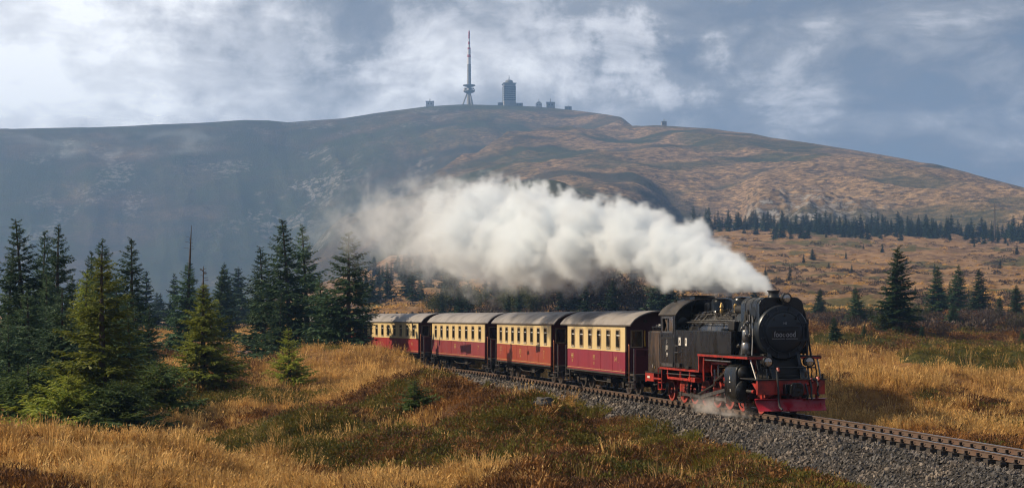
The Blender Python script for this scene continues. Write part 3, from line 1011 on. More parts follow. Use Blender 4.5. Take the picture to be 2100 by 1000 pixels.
plant('heather', [shrublet(40 + i, 90, 0.34, 0.24, 0.07) for i in range(4)], M['heather'], 80000, 30, 230, 3,
      lambda st, mo, X, Y, d: 0.95 * (1 - st) * (1 - 0.55 * mo) * sstep(0.30, 0.5, fbm(X / 2.5, Y / 3, 55, 3)), 1.0, 'rusty brown heather in low clumps', 'heather', grow=0.7, sink=0.03)
plant('bilberry', [shrublet(50 + i, 100, 0.36, 0.22, 0.065) for i in range(4)], M['moss'], 80000, 30, 260, 4,
      lambda st, mo, X, Y, d: 1.1 * mo * sstep(0.28, 0.55, fbm(X / 1.1, Y / 1.3, 66, 2)), 1.0, 'green bilberry and moss cushions on the hummocks', 'moss', grow=0.7, sink=0.03)
plant('moor_scrub', [shrublet(60 + i, 90, 0.9, 0.55, 0.26) for i in range(4)], M['bare_bush'], 26000, 180, 950, 6,
      lambda st, mo, X, Y, d: 0.55 * sstep(0.46, 0.62, fbm(X / 28, Y / 34, 57, 4)) * (1 - st * 0.5), 1.3, 'dark heather scrub in streaks on the far moor slope', 'heather', sink=0.1)
plant('moor_grass', [shrublet(70 + i, 60, 0.8, 0.35, 0.3) for i in range(4)], M['straw'], 16000, 190, 950, 7,
      lambda st, mo, X, Y, d: 0.5 * st, 1.1, 'straw coloured grass cushions on the far moor slope', 'grass', sink=0.1)


def weeds():
    r = np.random.default_rng(8)
    n = 2600
    ss = r.uniform(-40, 14, n)
    off = interp(ss, [(-80, 1.9), (-20, 2.05), (-6, 2.2), (2, 2.75), (8, 3.1)]) - 0.2 + np.abs(r.normal(0, 1.0, n))
    X, Y = track_pt(ss, off)
    k = fbm(X / 1.8, Y / 1.8, 58, 3) > 0.56
    X, Y = X[k], Y[k]
    h = ground_h(X, Y)
    m = len(X)
    s = r.uniform(0.5, 1.2, m)
    scatter('trackside_weed', [grass_tuft(80 + i, 16, 0.30, 0.16, 0.03, 0.7, 0) for i in range(3)] + [shrublet(84, 50, 0.2, 0.3, 0.07)], M['weed'], np.stack([X, Y, h], 1),
            np.stack([r.normal(0, .15, m), r.normal(0, .15, m), r.uniform(0, 6.28, m)], 1), np.stack([s, s, s], 1), 'yellow green weeds along the foot of the ballast', 'weed')


weeds()


def ballast():
    r = np.random.default_rng(9)
    n = 75000
    u = r.random(n)
    ss = 32 - 98 * u ** 1.25
    off = r.uniform(-2.6, 3.6, n)
    keep = (np.abs(off) > 0.55) | (r.random(n) < 0.7)
    keep &= ~((np.abs(np.abs(off) - 0.5) < 0.09))
    ss, off = ss[keep], off[keep]
    X, Y = track_pt(ss, off)
    h, d, sf = ground_h(X, Y, True)
    k = np.abs(d) < ballast_edge(X, Y, d, sf)
    X, Y, h = X[k], Y[k], h[k]
    m = len(X)
    s = 0.042 * np.exp(np.clip(r.normal(0.1, 0.38, m), -0.7, 1.0)) * (1 + 0.012 * np.maximum(Y - 40, 0))
    inner = np.abs(d[k]) < 1.0
    s = np.where(inner, np.minimum(s, 0.05), s)
    scatter('ballast', [stone_mesh(i) for i in range(7)], M['stone'], np.stack([X, Y, h + s * 0.15], 1), r.uniform(0, 6.28, (m, 3)),
            np.stack([s, s * r.uniform(0.7, 1.2, m), s], 1), 'loose dark grey crushed stone ballast under and beside the rails', 'gravel')


ballast()

# ------------------------------------------------------------------ spruces


def spruce_meshes(seed, H, R, detail=1.0, bare=0.0, droop=0.35, low=0.04, dense=1.0, twig_w=1.0):
    """trunk and crown of one spruce; bare: height of a naked leader above the crown"""
    r = np.random.default_rng(seed)
    Hc = H - bare
    tr = MB()
    bend = r.normal(0, 0.012 * H, 2)
    pts = [(bend[0] * t * t, bend[1] * t * t, H * t) for t in np.linspace(-0.03, 1, 9)]
    r0 = 0.016 * H + 0.02
    n = 7
    vs, fs = [], []
    for i, p in enumerate(pts):
        rr = r0 * (1 - i / 8) ** 0.9 + 0.012
        for k in range(n):
            vs.append((p[0] + rr * math.cos(6.283 * k / n), p[1] + rr * math.sin(6.283 * k / n), p[2]))
    for i in range(8):
        for k in range(n):
            fs.append((i * n + k, i * n + (k + 1) % n, (i + 1) * n + (k + 1) % n, (i + 1) * n + k))
    tr.add(vs, fs)
    if bare:
        for k in range(14):
            z = Hc + bare * r.uniform(0.02, 0.85)
            a = r.uniform(0, 6.28)
            l = 0.12 * (H - z) + 0.12
            tr.tube([(0, 0, z), (l * math.cos(a), l * math.sin(a), z + 0.05)], 0.015, 3)
    P, D, LN, W, S = [], [], [], [], []
    ph0, ph1 = r.uniform(0, 6.28, 2)
    z = low * H
    sp = 0.052 * Hc / dense
    while z < Hc * 0.985:
        t = z / Hc
        env = R * (1 - t) ** 0.82 * (1 - 0.35 * math.exp(-((t) / 0.06) ** 2))
        nb = max(4, int(round(r.uniform(7, 10) * (1 - 0.35 * t) * (0.6 + 0.4 * detail))))
        a0 = r.uniform(0, 6.28)
        for b in range(nb):
            a = a0 + 6.283 * b / nb + r.normal(0, 0.18)
            bl = env * r.uniform(0.55, 1.15) * (1 + 0.20 * math.sin(a + ph0 + 2.5 * t) + 0.12 * math.sin(3 * a + ph1 + 9 * t)) + 0.03 * H * 0.2
            if r.random() < 0.07:
                bl *= r.uniform(0.3, 0.6)
            zz = z + r.normal(0, 0.25 * sp)
            up = 0.55 * t - droop * (1 - t) + r.normal(0, 0.08)
            ns = max(3, int(7 * detail * (0.5 + 0.5 * bl / max(R, .01)) + 2))
            q = np.linspace(0.12, 1.0, ns)
            o = np.array([math.cos(a), math.sin(a), 0.0])
            sd = np.array([-math.sin(a), math.cos(a), 0.0])
            sag = up * q * bl + 0.16 * bl * (q ** 2.5) * (1 - t)
            c = o[None] * (bl * q)[:, None]
            c[:, 2] += zz + sag
            for i in range(ns):
                rest = 1 - 0.62 * q[i]
                tl = bl * 0.44 * rest + 0.02 * H * 0.4
                for sg in (-1, 1):
                    for j in range(2 if detail > 0.7 else 1):
                        dv = o * r.uniform(0.45, 1.0) + sd * sg * r.uniform(0.45, 1.0) + np.array([0, 0, r.normal(-0.22, 0.26)])
                        P.append(c[i] + r.normal(0, 0.02 * bl, 3))
                        D.append(dv)
                        LN.append(tl * r.uniform(0.6, 1.15))
                        W.append(tl * r.uniform(0.20, 0.36) * twig_w)
                        S.append(np.cross(dv, np.array([r.normal(0, .5), r.normal(0, .5), 1.0])))
                        if detail > 0.9:
                            for g in range(2):
                                f = r.uniform(0.3, 0.8)
                                dd = dv + sd * r.normal(0, 0.6) + o * 0.2 + np.array([0, 0, r.normal(-0.25, 0.4)])
                                P.append(P[-1 - g] + unit(dv[None])[0] * LN[-1 - g] * f if g == 0 else c[i] + unit(dv[None])[0] * tl * f)
                                D.append(dd)
                                LN.append(tl * r.uniform(0.28, 0.55))
                                W.append(tl * r.uniform(0.09, 0.18) * twig_w)
                                S.append(np.cross(dd, r.normal(0, 1, 3)))
            # tip
            P.append(c[-1]); D.append(o + np.array([0, 0, 0.2 + up])); LN.append(bl * 0.16 + 0.04); W.append(bl * 0.06 + 0.02); S.append(sd)
        z += sp * (1 - 0.45 * t) * r.uniform(0.8, 1.2)
    # leader
    for k in range(10):
        P.append(np.array([0, 0, Hc * (0.93 + 0.006 * k)])); a = r.uniform(0, 6.28)
        D.append(np.array([math.cos(a) * .5, math.sin(a) * .5, 1.0])); LN.append(0.03 * Hc * (1 - k / 14)); W.append(0.008 * Hc); S.append(np.array([-math.sin(a), math.cos(a), 0.]))
    D, S = unit(np.array(D)), unit(np.array(S))
    v, f = diamonds(np.array(P), D, np.array(LN), np.array(W), S)
    v[:, 0] += bend[0] * (v[:, 2] / H) ** 2
    v[:, 1] += bend[1] * (v[:, 2] / H) ** 2
    return tr.mesh('trunk', 60), np_mesh('crown', v, f)


KIND = {}
R_ = random.Random(5)


def spruce_kind(key, mat, *a, **k):
    t, c = spruce_meshes(*a, **k)
    t.materials.append(M['bark'])
    c.materials.append(mat)
    KIND[key] = (t, c, a[1])


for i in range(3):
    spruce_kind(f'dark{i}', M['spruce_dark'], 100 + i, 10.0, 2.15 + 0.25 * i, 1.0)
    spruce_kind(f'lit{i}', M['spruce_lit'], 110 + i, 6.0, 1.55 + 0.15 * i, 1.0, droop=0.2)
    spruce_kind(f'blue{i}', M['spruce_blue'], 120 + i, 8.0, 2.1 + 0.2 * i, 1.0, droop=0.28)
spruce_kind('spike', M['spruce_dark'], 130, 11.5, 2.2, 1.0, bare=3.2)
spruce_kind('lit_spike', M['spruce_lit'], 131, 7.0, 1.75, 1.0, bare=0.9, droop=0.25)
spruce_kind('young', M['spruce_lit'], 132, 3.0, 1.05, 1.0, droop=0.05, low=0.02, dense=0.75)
spruce_kind('bough', M['spruce_lit'], 134, 2.6, 2.0, 1.0, droop=0.0, low=0.02, dense=0.7)
spruce_kind('bough_dark', M['spruce_mid'], 135, 2.6, 2.0, 1.0, droop=0.02, low=0.02, dense=0.7)
spruce_kind('bushy', M['spruce_mid'], 133, 2.0, 1.1, 1.0, droop=-0.05, low=0.02, dense=0.6)
for i in range(5):
    spruce_kind(f'mid{i}', M['spruce_dark'], 140 + i, 9.0, 2.1 + 0.25 * (i % 3), 1.0, twig_w=1.7)
    spruce_kind(f'far{i}', M['spruce_far'], 150 + i, 9.0, 1.9 + 0.35 * (i % 3), 0.75, dense=0.85, twig_w=3.0)
KIND['clump0'] = KIND['mid0']


def add_tree(kind, x, y, z, height, wide, label, rz, group=None, name='spruce_tree', tilt=(0.0, 0.0)):
    t, c, h0 = KIND[kind]
    root = empty(name, (x, y, z), rz)
    k = height / h0
    root.scale = (k * wide, k * wide, k)
    root.rotation_euler = (R_.gauss(0, 0.022), R_.gauss(0, 0.022), rz)
    obj('trunk', t, None, root)
    obj('crown', c, None, root)
    tag(root, label, 'tree', group)
    return root


# kind, foot x, foot y in the picture (or a distance), top y, width factor, label
TREES = [
    ('dark0', 12, 92.0, 512, 1.0, 'dark spruce at the very edge of the picture, half cut off'),
    ('dark1', 55, 84.0, 446, 1.25, 'tallest slender dark spruce of the left edge group'),
    ('dark2', 84, 96.0, 468, 0.9, 'thin dark spruce squeezed between two taller ones in the left group'),
    ('dark0', 115, 88.0, 459, 1.15, 'tall dark spruce, right-hand of the three slender tops at left'),
    ('blue0', 62, 68.0, 590, 1.5, 'broad blue green spruce filling the left edge at grass level'),
    ('blue1', 128, 64.0, 588, 1.45, 'pale blue green spruce standing left of the yellow green one'),
    ('lit1', 168, 74.0, 548, 1.0, 'yellow green spruce peeping out behind the brightest spruce'),
    ('dark1', 208, 90.0, 488, 1.2, 'dark spruce with sharp top behind the bright yellow green spruce'),
    ('dark2', 187, 97.0, 513, 0.8, 'narrow dark spruce top left of a sharper one in the left group'),
    ('dark0', 270, 86.0, 486, 1.25, 'dark spruce at the right-hand end of the dense left group'),
    ('lit0', 212, 60.0, 518, 1.55, 'large bright yellow green spruce in front of the left group'),
    ('blue2', 265, 70.0, 600, 1.2, 'low dark green spruce leaning out of the left group on its right'),
    ('bough_dark', 55, 61.0, 745, 1.5, 'low green spruce thicket at the left edge behind dry grass'),
    ('bough', 140, 58.0, 765, 1.5, 'low spreading green spruce boughs at the foot of the left group'),
    ('bough_dark', 250, 57.5, 775, 1.6, 'low dark green spruce boughs beside the straw grass'),
    ('bough_dark', 318, 66.0, 735, 1.3, 'small green spruce at the right-hand foot of the left group'),
    ('blue1', 20, 66.0, 640, 1.2, 'blue green spruce right at the left edge, lower than its neighbours'),
    ('blue0', 95, 76.0, 560, 1.1, 'green spruce filling the gap under the slender tops at left'),
    ('dark1', 150, 92.0, 560, 1.1, 'short dark spruce in the gap of the left group'),
    ('dark2', 238, 84.0, 560, 1.2, 'short dark spruce behind the bright spruce on its right'),
    ('dark0', 305, 80.0, 620, 1.2, 'low dark spruce closing the left group towards the meadow'),
    ('spike', 383, 130.0, 460, 1.3, 'dark spruce with a long bare dead leader on top'),
    ('lit_spike', 416, 76.0, 543, 1.4, 'bright green spruce with a bare tip standing alone in the heather'),
    ('mid1', 452, 170.0, 549, 1.1, 'hazy blue spruce behind the lone bright green spruce'),
    ('dark1', 543, 124.0, 503, 1.3, 'left-hand spruce of the dark group beside the train'),
    ('dark2', 597, 118.0, 448, 1.3, 'tallest spruce of the dark group beside the train'),
    ('dark0', 634, 122.0, 460, 1.3, 'second tallest spruce in the dark group beside the train'),
    ('dark1', 668, 116.0, 560, 1.3, 'low broad dark spruce filling the gap in the group beside the train'),
    ('dark2', 713, 108.0, 472, 1.5, 'dark spruce that hides the rear of the train'),
    ('dark0', 570, 112.0, 590, 1.2, 'low dark spruce at the front of the group beside the train'),
    ('young', 594, 800, 670, 1.4, 'small bright green young spruce standing alone in tawny grass'),
    ('bushy', 850, 844, 776, 1.7, 'knee high dark green spruce bush on the bank of the gully'),
    ('mid0', 1838, 674, 503, 1.45, 'tall dark spruce standing out on the moor right of the engine'),
    ('mid1', 1755, 670, 587, 1.35, 'mid-sized spruce between the engine and the tall moor spruce'),
    ('mid2', 1711, 698, 648, 1.3, 'small broad spruce in the grass just right of the engine'),
    ('mid3', 1772, 694, 662, 1.1, 'tiny spruce at the foot of the mid-sized moor spruce'),
    ('mid3', 1925, 644, 543, 1.4, 'left-hand spruce of the three standing together on the moor'),
    ('mid4', 1964, 642, 541, 1.25, 'middle spruce of the three standing together on the moor'),
    ('mid0', 2008, 645, 549, 1.4, 'right-hand spruce of the three standing together on the moor'),
    ('mid1', 2084, 650, 583, 1.4, 'dark spruce close to the right edge of the picture'),
    ('mid2', 1681, 645, 590, 1.2, 'spruce peeping over the grass behind the smokebox'),
    ('mid4', 1890, 697, 664, 1.2, 'tiny green spruce right of the tall moor spruce'),
    ('mid2', 1955, 672, 622, 1.7, 'low wide spruce thicket in front of the three moor spruces'),
    ('mid4', 2050, 655, 606, 1.3, 'small spruce left of the dark one at the right edge'),
    ('mid3', 1372, 640, 575, 1.5, 'broad green spruce behind the cab roof'),
    ('mid1', 2096, 702, 672, 1.3, 'small spruce half cut off by the right edge'),
]
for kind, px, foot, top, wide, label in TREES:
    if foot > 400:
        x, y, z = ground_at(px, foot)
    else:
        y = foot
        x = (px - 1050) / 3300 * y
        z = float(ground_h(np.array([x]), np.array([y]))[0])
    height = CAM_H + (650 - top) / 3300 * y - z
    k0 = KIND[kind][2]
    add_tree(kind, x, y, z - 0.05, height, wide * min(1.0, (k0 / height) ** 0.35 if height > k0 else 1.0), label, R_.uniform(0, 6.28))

# far spruces: nothing tells them apart
def far_belt(n, px_range, dist, hgt, seed, label, group, kinds=('far0', 'far1', 'far2', 'far3', 'far4'), wide=(0.95, 1.6)):
    r = random.Random(seed)
    for i in range(n):
        px = px_range[0] + (px_range[1] - px_range[0]) * (i + r.random()) / n
        y = r.uniform(*dist)
        x = (px - 1050) / 3300 * y
        z = float(ground_h(np.array([x]), np.array([y]))[0])
        add_tree(r.choice(kinds), x, y, z - 0.2, r.uniform(*hgt), r.uniform(*wide), label, r.uniform(0, 6.28), group)


BELT = 'one of the dark spruces of the belt along the foot of the mountain'
far_belt(100, (1420, 2110), (870, 960), (7.0, 14.5), 41, BELT, 'spruces along the foot of the mountain')
far_belt(50, (1580, 2110), (770, 880), (4.5, 11.5), 46, BELT, 'spruces along the foot of the mountain')
far_belt(24, (1480, 2110), (300, 760), (1.8, 4.5), 42,
         'one of the small spruces dotted over the moor slope below the belt', 'small spruces dotted over the moor slope')
far_belt(38, (735, 940), (300, 720), (4.5, 10.0), 43,
         'one of the spruces on the slope behind the rear carriages', 'spruces on the slope behind the rear carriages')
far_belt(20, (285, 560), (230, 420), (6.0, 10.5), 44,
         'one of the hazy spruces far behind the left-hand meadow', 'hazy spruces behind the meadow')
far_belt(26, (900, 1420), (190, 330), (4.0, 8.0), 45,
         'one of the spruces behind the roofs of the front carriages', 'spruces behind the front carriages')


def spruce_wood():
    """the rest of the far spruces, too many and too small to pick out"""
    r = np.random.default_rng(47)
    px = np.concatenate([r.uniform(1415, 2115, 110), r.uniform(740, 950, 40)])
    y = np.concatenate([r.uniform(840, 985, 110), r.uniform(420, 900, 40)])
    x = (px - 1050) / 3300 * y
    z = ground_h(x, y) - 0.2
    n = len(x)
    k = np.concatenate([r.uniform(0.5, 1.2, 110), r.uniform(0.4, 0.9, 40)])
    w = k * r.uniform(0.9, 1.5, n)
    scatter('spruce_wood', [KIND[f'far{i}'][1].copy() for i in range(5)], M['spruce_far'], np.stack([x, y, z], 1),
            np.stack([np.zeros(n), np.zeros(n), r.uniform(0, 6.28, n)], 1), np.stack([w, w, k], 1), 'dark wood of small far spruces filling the belt below the mountain', 'wood')


spruce_wood()

# leafless brown bushes and green bushes behind the carriages


def bush_meshes(seed, leaves, rad, height, leaf):
    r = np.random.default_rng(seed)
    tr = MB()
    for k in range(7):
        a = r.uniform(0, 6.28)
        l = rad * r.uniform(0.3, 0.8)
        h = height * r.uniform(0.6, 0.95)
        tr.tube([(0.1 * math.cos(a), 0.1 * math.sin(a), -0.2), (l * .5 * math.cos(a), l * .5 * math.sin(a), h * .6), (l * math.cos(a + .3), l * math.sin(a + .3), h)], 0.04, 4)
    cl = r.uniform(-1, 1, (22, 3)) * np.array([rad * .7, rad * .7, height * .32]) + np.array([0, 0, height * .58])
    P = cl[r.integers(0, 22, leaves)] + r.normal(0, 0.17, (leaves, 3)) * np.array([rad, rad, height])
    P[:, 2] = np.maximum(P[:, 2], 0.1)
    D = unit(r.normal(0, 1, (leaves, 3)) + np.array([0, 0, .5]))
    S = unit(np.cross(D, r.normal(0, 1, (leaves, 3))))
    v, f = diamonds(P, D, leaf * r.uniform(.6, 1.5, leaves), leaf * .4 * r.uniform(.6, 1.3, leaves), S)
    return tr.mesh('stem', 60), np_mesh('foliage', v, f)


BUSH = []
for i, (mt, lf) in enumerate((('bare_bush', .30), ('green_bush', .34), ('bare_bush', .26), ('green_bush', .4))):
    s_, f_ = bush_meshes(200 + i, 1500, 2.4, 4.2, lf)
    s_.materials.append(M['deadwood'])
    f_.materials.append(M[mt])
    BUSH.append((s_, f_))


def add_bush(i, x, y, z, k, wide, label, rz, group):
    root = empty('bush', (x, y, z), rz)
    root.scale = (k * wide, k * wide, k)
    obj('stem', BUSH[i][0], None, root)
    obj('foliage', BUSH[i][1], None, root)
    tag(root, label, 'bush', group)


rb = random.Random(9)
for i in range(30):
    px = 880 + 500 * (i + rb.random()) / 30
    x, y, z = ground_at(px, rb.uniform(634, 643), 110)
    kind = 0 if 1140 < px < 1300 else rb.choice((0, 1, 1, 3))
    k = rb.uniform(1.0, 1.5) if 1140 < px < 1300 else rb.uniform(0.45, 0.8)
    add_bush(kind, x, y, z - 0.2, k * y / 220, rb.uniform(1.0, 1.5),
             'one of the leafless brown bushes behind the front carriages' if kind in (0, 2) else 'one of the green bushes behind the front carriages', rb.uniform(0, 6.28),
             'leafless bushes behind the train' if kind in (0, 2) else 'green bushes behind the train')

for i in range(16):
    px = 1690 + 420 * (i + rb.random()) / 16
    x, y, z = ground_at(px, rb.uniform(648, 692), 60)
    kind = rb.choice((0, 2, 2, 1))
    add_bush(kind, x, y, z - 0.1, rb.uniform(0.28, 0.5), rb.uniform(1.1, 1.7),
             'one of the low leafless bushes on the moor right of the engine' if kind != 1 else 'one of the low green bushes on the moor right of the engine', rb.uniform(0, 6.28),
             'low leafless bushes on the moor' if kind != 1 else 'low green bushes on the moor')

# a dead stem at the right, a dark boulder by the track
x, y, z = ground_at(2040, 492, 300)
dt = empty('dead_tree', (x, y, z))
h = (492 - 417) / 3300 * y
tm = MB()
tm.lathe([(0.45, -1), (0.36, h * .3), (0.25, h * .8), (0.30, h * .86), (0.2, h)], (0, 0, 0), 'Z', 8)
tm.build('trunk', M['deadwood'], dt)
bm_ = MB()
for k in range(12):
    zz = h * (0.25 + 0.06 * k)
    a = k * 2.4
    bm_.tube([(0, 0, zz), (0.8 * math.cos(a), 0.8 * math.sin(a), zz + .2)], 0.07, 4)
bm_.build('branch', M['deadwood'], dt)
tag(dt, 'bare dead trunk sticking up above the spruce belt near the right edge', 'dead tree')


def boulder(px, py, size, seed, label):
    x, y, z = ground_at(px, py)
    v, f = ico()
    r = np.random.default_rng(seed)
    for _ in range(2):
        e = {}
        vs, fs = [tuple(q) for q in v], []
        def mid(a, b):
            k = (min(a, b), max(a, b))
            if k not in e:
                e[k] = len(vs)
                vs.append(tuple((np.array(vs[a]) + np.array(vs[b])) / 2))
            return e[k]
        for a, b, c in f:
            ab, bc, ca = mid(a, b), mid(b, c), mid(c, a)
            fs += [(a, ab, ca), (ab, b, bc), (ca, bc, c), (ab, bc, ca)]
        v, f = unit(np.array(vs)), np.array(fs)
    k = 0.75 + 0.5 * vnoise(v[:, 0] * 2 + seed, v[:, 1] * 2 + v[:, 2] * 1.7, seed)
    v = v * k[:, None] * np.array([1.2, 0.9, 0.75]) * size
    o = obj('boulder', np_mesh('boulder', v, f), M['rock'])
    o.location = (x, y, z + size * .2)
    tag(o, label, 'rock')


boulder(1210, 886, 0.30, 3, 'dark angular boulder lying on the grassy bank below the ballast')
boulder(1115, 832, 0.26, 4, 'small dark stone lying at the foot of the ballast left of the boulder')

# ------------------------------------------------------------------ railway track
track = empty('railway_track', (float(track_pt(0)[0]), float(track_pt(0)[1]), 0.0))
tag(track, 'narrow gauge railway track with rusty rails on a stone bed', 'track')
T0 = np.array([track.location.x, track.location.y])


def sweep(profile, off, s0, s1, step=0.5):
    """a rail section swept along the track"""
    ss = np.arange(s0, s1 + step, step)
    vs, fs = [], []
    n = len(profile)
    for s in ss:
        for (u, z) in profile:
            x, y = track_pt(s, off + u)
            vs.append((float(x) - T0[0], float(y) - T0[1], z))
    for i in range(len(ss) - 1):
        for k in range(n):
            fs.append((i * n + k, i * n + (k + 1) % n, (i + 1) * n + (k + 1) % n, (i + 1) * n + k))
    m = MB()
    m.add(vs, fs)
    return m


RAIL = [(-.062, -.155), (.062, -.155), (.062, -.143), (.012, -.125), (.012, -.045), (.034, -.032), (.034, -.006), (-.034, -.006), (-.034, -.032), (-.012, -.045), (-.012, -.125), (-.062, -.143)]
HEAD = [(-.030, -.0055), (.030, -.0055), (.026, 0.0), (-.026, 0.0)]
for off in (0.53, -0.53):
    rl = sweep(RAIL, off, -110, 62).build('rail', M['rail'], track)
    sweep(HEAD, off, -110, 62).build('rail_head', M['rail_top'], rl)
sl_me = MB().box(-0.11, 0.11, -0.74, 0.74, -0.30, -0.158).mesh('sleeper', 0)
sl_me.materials.append(M['sleeper'])
cb = MB()
cb.box(-0.055, 0.055, -0.035, 0.05, -0.16, -0.125)
cb.box(-0.025, 0.025, -0.025, 0.045, -0.12, -0.055)
cb.cyl((0, 0.02, -0.12), (0, 0.02, -0.06), 0.02, n=6)
clip_me = cb.mesh('clip', 0)
clip_me.materials.append(M['clip'])
s_list = list(np.arange(34.0, -66.0, -0.62))
n_clip = 0
rest = MB()
for i, s in enumerate(s_list):
    x, y = track_pt(s)
    h = track_heading(s)
    rz = math.atan2(-math.cos(h), math.sin(h))
    so = obj('sleeper', sl_me, None, track)
    so.location = (float(x) - T0[0], float(y) - T0[1], 0)
    so.rotation_euler = (0, 0, rz)
    for off, flip in ((0.53 + .085, 1), (0.53 - .085, -1), (-0.53 + .085, 1), (-0.53 - .085, -1)):
        if n_clip < 300 and s < 24:
            c = obj('clip', clip_me, None, so)
            c.location = (0, -off, 0)
            c.rotation_euler = (0, 0, math.pi if flip > 0 else 0)
            n_clip += 1
        else:
            mt = Matrix.Translation((float(x) - T0[0], float(y) - T0[1], 0)) @ Matrix.Rotation(rz, 4, 'Z') @ Matrix.Translation((0, -off, 0)) @ Matrix.Rotation(math.pi if flip > 0 else 0, 4, 'Z')
            rest.add([mt @ Vector(v) for v in cb.v], cb.f)
tag(rest.build('rail_fastenings', M['clip'], track, smooth=0), kind='stuff')


def on_track(name, s_mid, half):
    """an Empty standing on the rails, its x axis along the chord of the track, pointing to the camera"""
    ax, ay = track_pt(s_mid + half)
    bx, by = track_pt(s_mid - half)
    o = empty(name, ((ax + bx) / 2, (ay + by) / 2, 0.0), math.atan2(ay - by, ax - bx))
    return o


def text_mesh(name, body, size, mat, depth=0.004):
    cu = bpy.data.curves.new(name, 'FONT')
    cu.body = body
    cu.size = size
    cu.align_x, cu.align_y = 'CENTER', 'CENTER'
    cu.extrude = depth
    cu.resolution_u = 2
    o = bpy.data.objects.new(name, cu)
    me = bpy.data.meshes.new_from_object(o)
    bpy.data.objects.remove(o)
    me.materials.clear()
    me.materials.append(mat)
    return me


def lettering(parent, body, x, y, z, size, mat, side=-1, sx=1.0, facing='side'):
    me = text_mesh('lettering', body, size, mat)
    o = obj('lettering', me, None, parent)
    o.location = (x, y, z)
    if facing == 'side':
        o.rotation_euler = (math.pi / 2, 0, 0 if side < 0 else math.pi)
    else:
        o.rotation_euler = (math.pi / 2, 0, math.pi / 2)
    o.scale = (sx, 1, 1)
    return o


def wheel_parts(r, red=True, spokes=9):
    """tyre, spoke disc and hub of one wheel, axle along y"""
    ty = MB().lathe([(r * .84, -.06), (r + .025, -.06), (r + .025, -.035), (r, -.03), (r, .06), (r * .84, .06), (r * .84, -.06)], (0, 0, 0), 'Y', 28)
    sp = MB()
    for k in range(spokes):
        a = 6.283 * k / spokes
        c, s = math.cos(a), math.sin(a)
        p, q = Vector((c * r * .18, 0, s * r * .18)), Vector((c * r * .87, 0, s * r * .87))
        sp.cyl(p, q, 0.035, 0.026, 6)
    hb = MB().lathe([(r * .22, -.085), (r * .26, -.06), (r * .26, .07), (r * .2, .09)], (0, 0, 0), 'Y', 16)
    cw = MB()
    pts = []
    for k in range(9):
        a = math.pi * (1.15 + 0.7 * k / 8)
        pts.append((r * .85 * math.cos(a), r * .85 * math.sin(a)))
    cw.prism(pts, 1, -.045, .045)
    return ty, sp, hb, cw


# ------------------------------------------------------------------ carriages
def arch(half, z_eave, z_top, n=14, thick=0.0):
    pts = []
    for k in range(n + 1):
        u = -1 + 2 * k / n
        pts.append((half * u, z_eave + (z_top - z_eave) * (1 - abs(u) ** 2.2) ** 0.75 - thick * (1 if thick else 0)))
    return pts


def round_rect(x0, x1, z0, z1, r, n=4):
    pts = []
    for cx, cz, a0 in ((x1 - r, z1 - r, 0), (x0 + r, z1 - r, 90), (x0 + r, z0 + r, 180), (x1 - r, z0 + r, 270)):
        for k in range(n + 1):
            a = math.radians(a0 + 90 * k / n)
            pts.append((cx + r * math.cos(a), cz + r * math.sin(a)))
    return pts


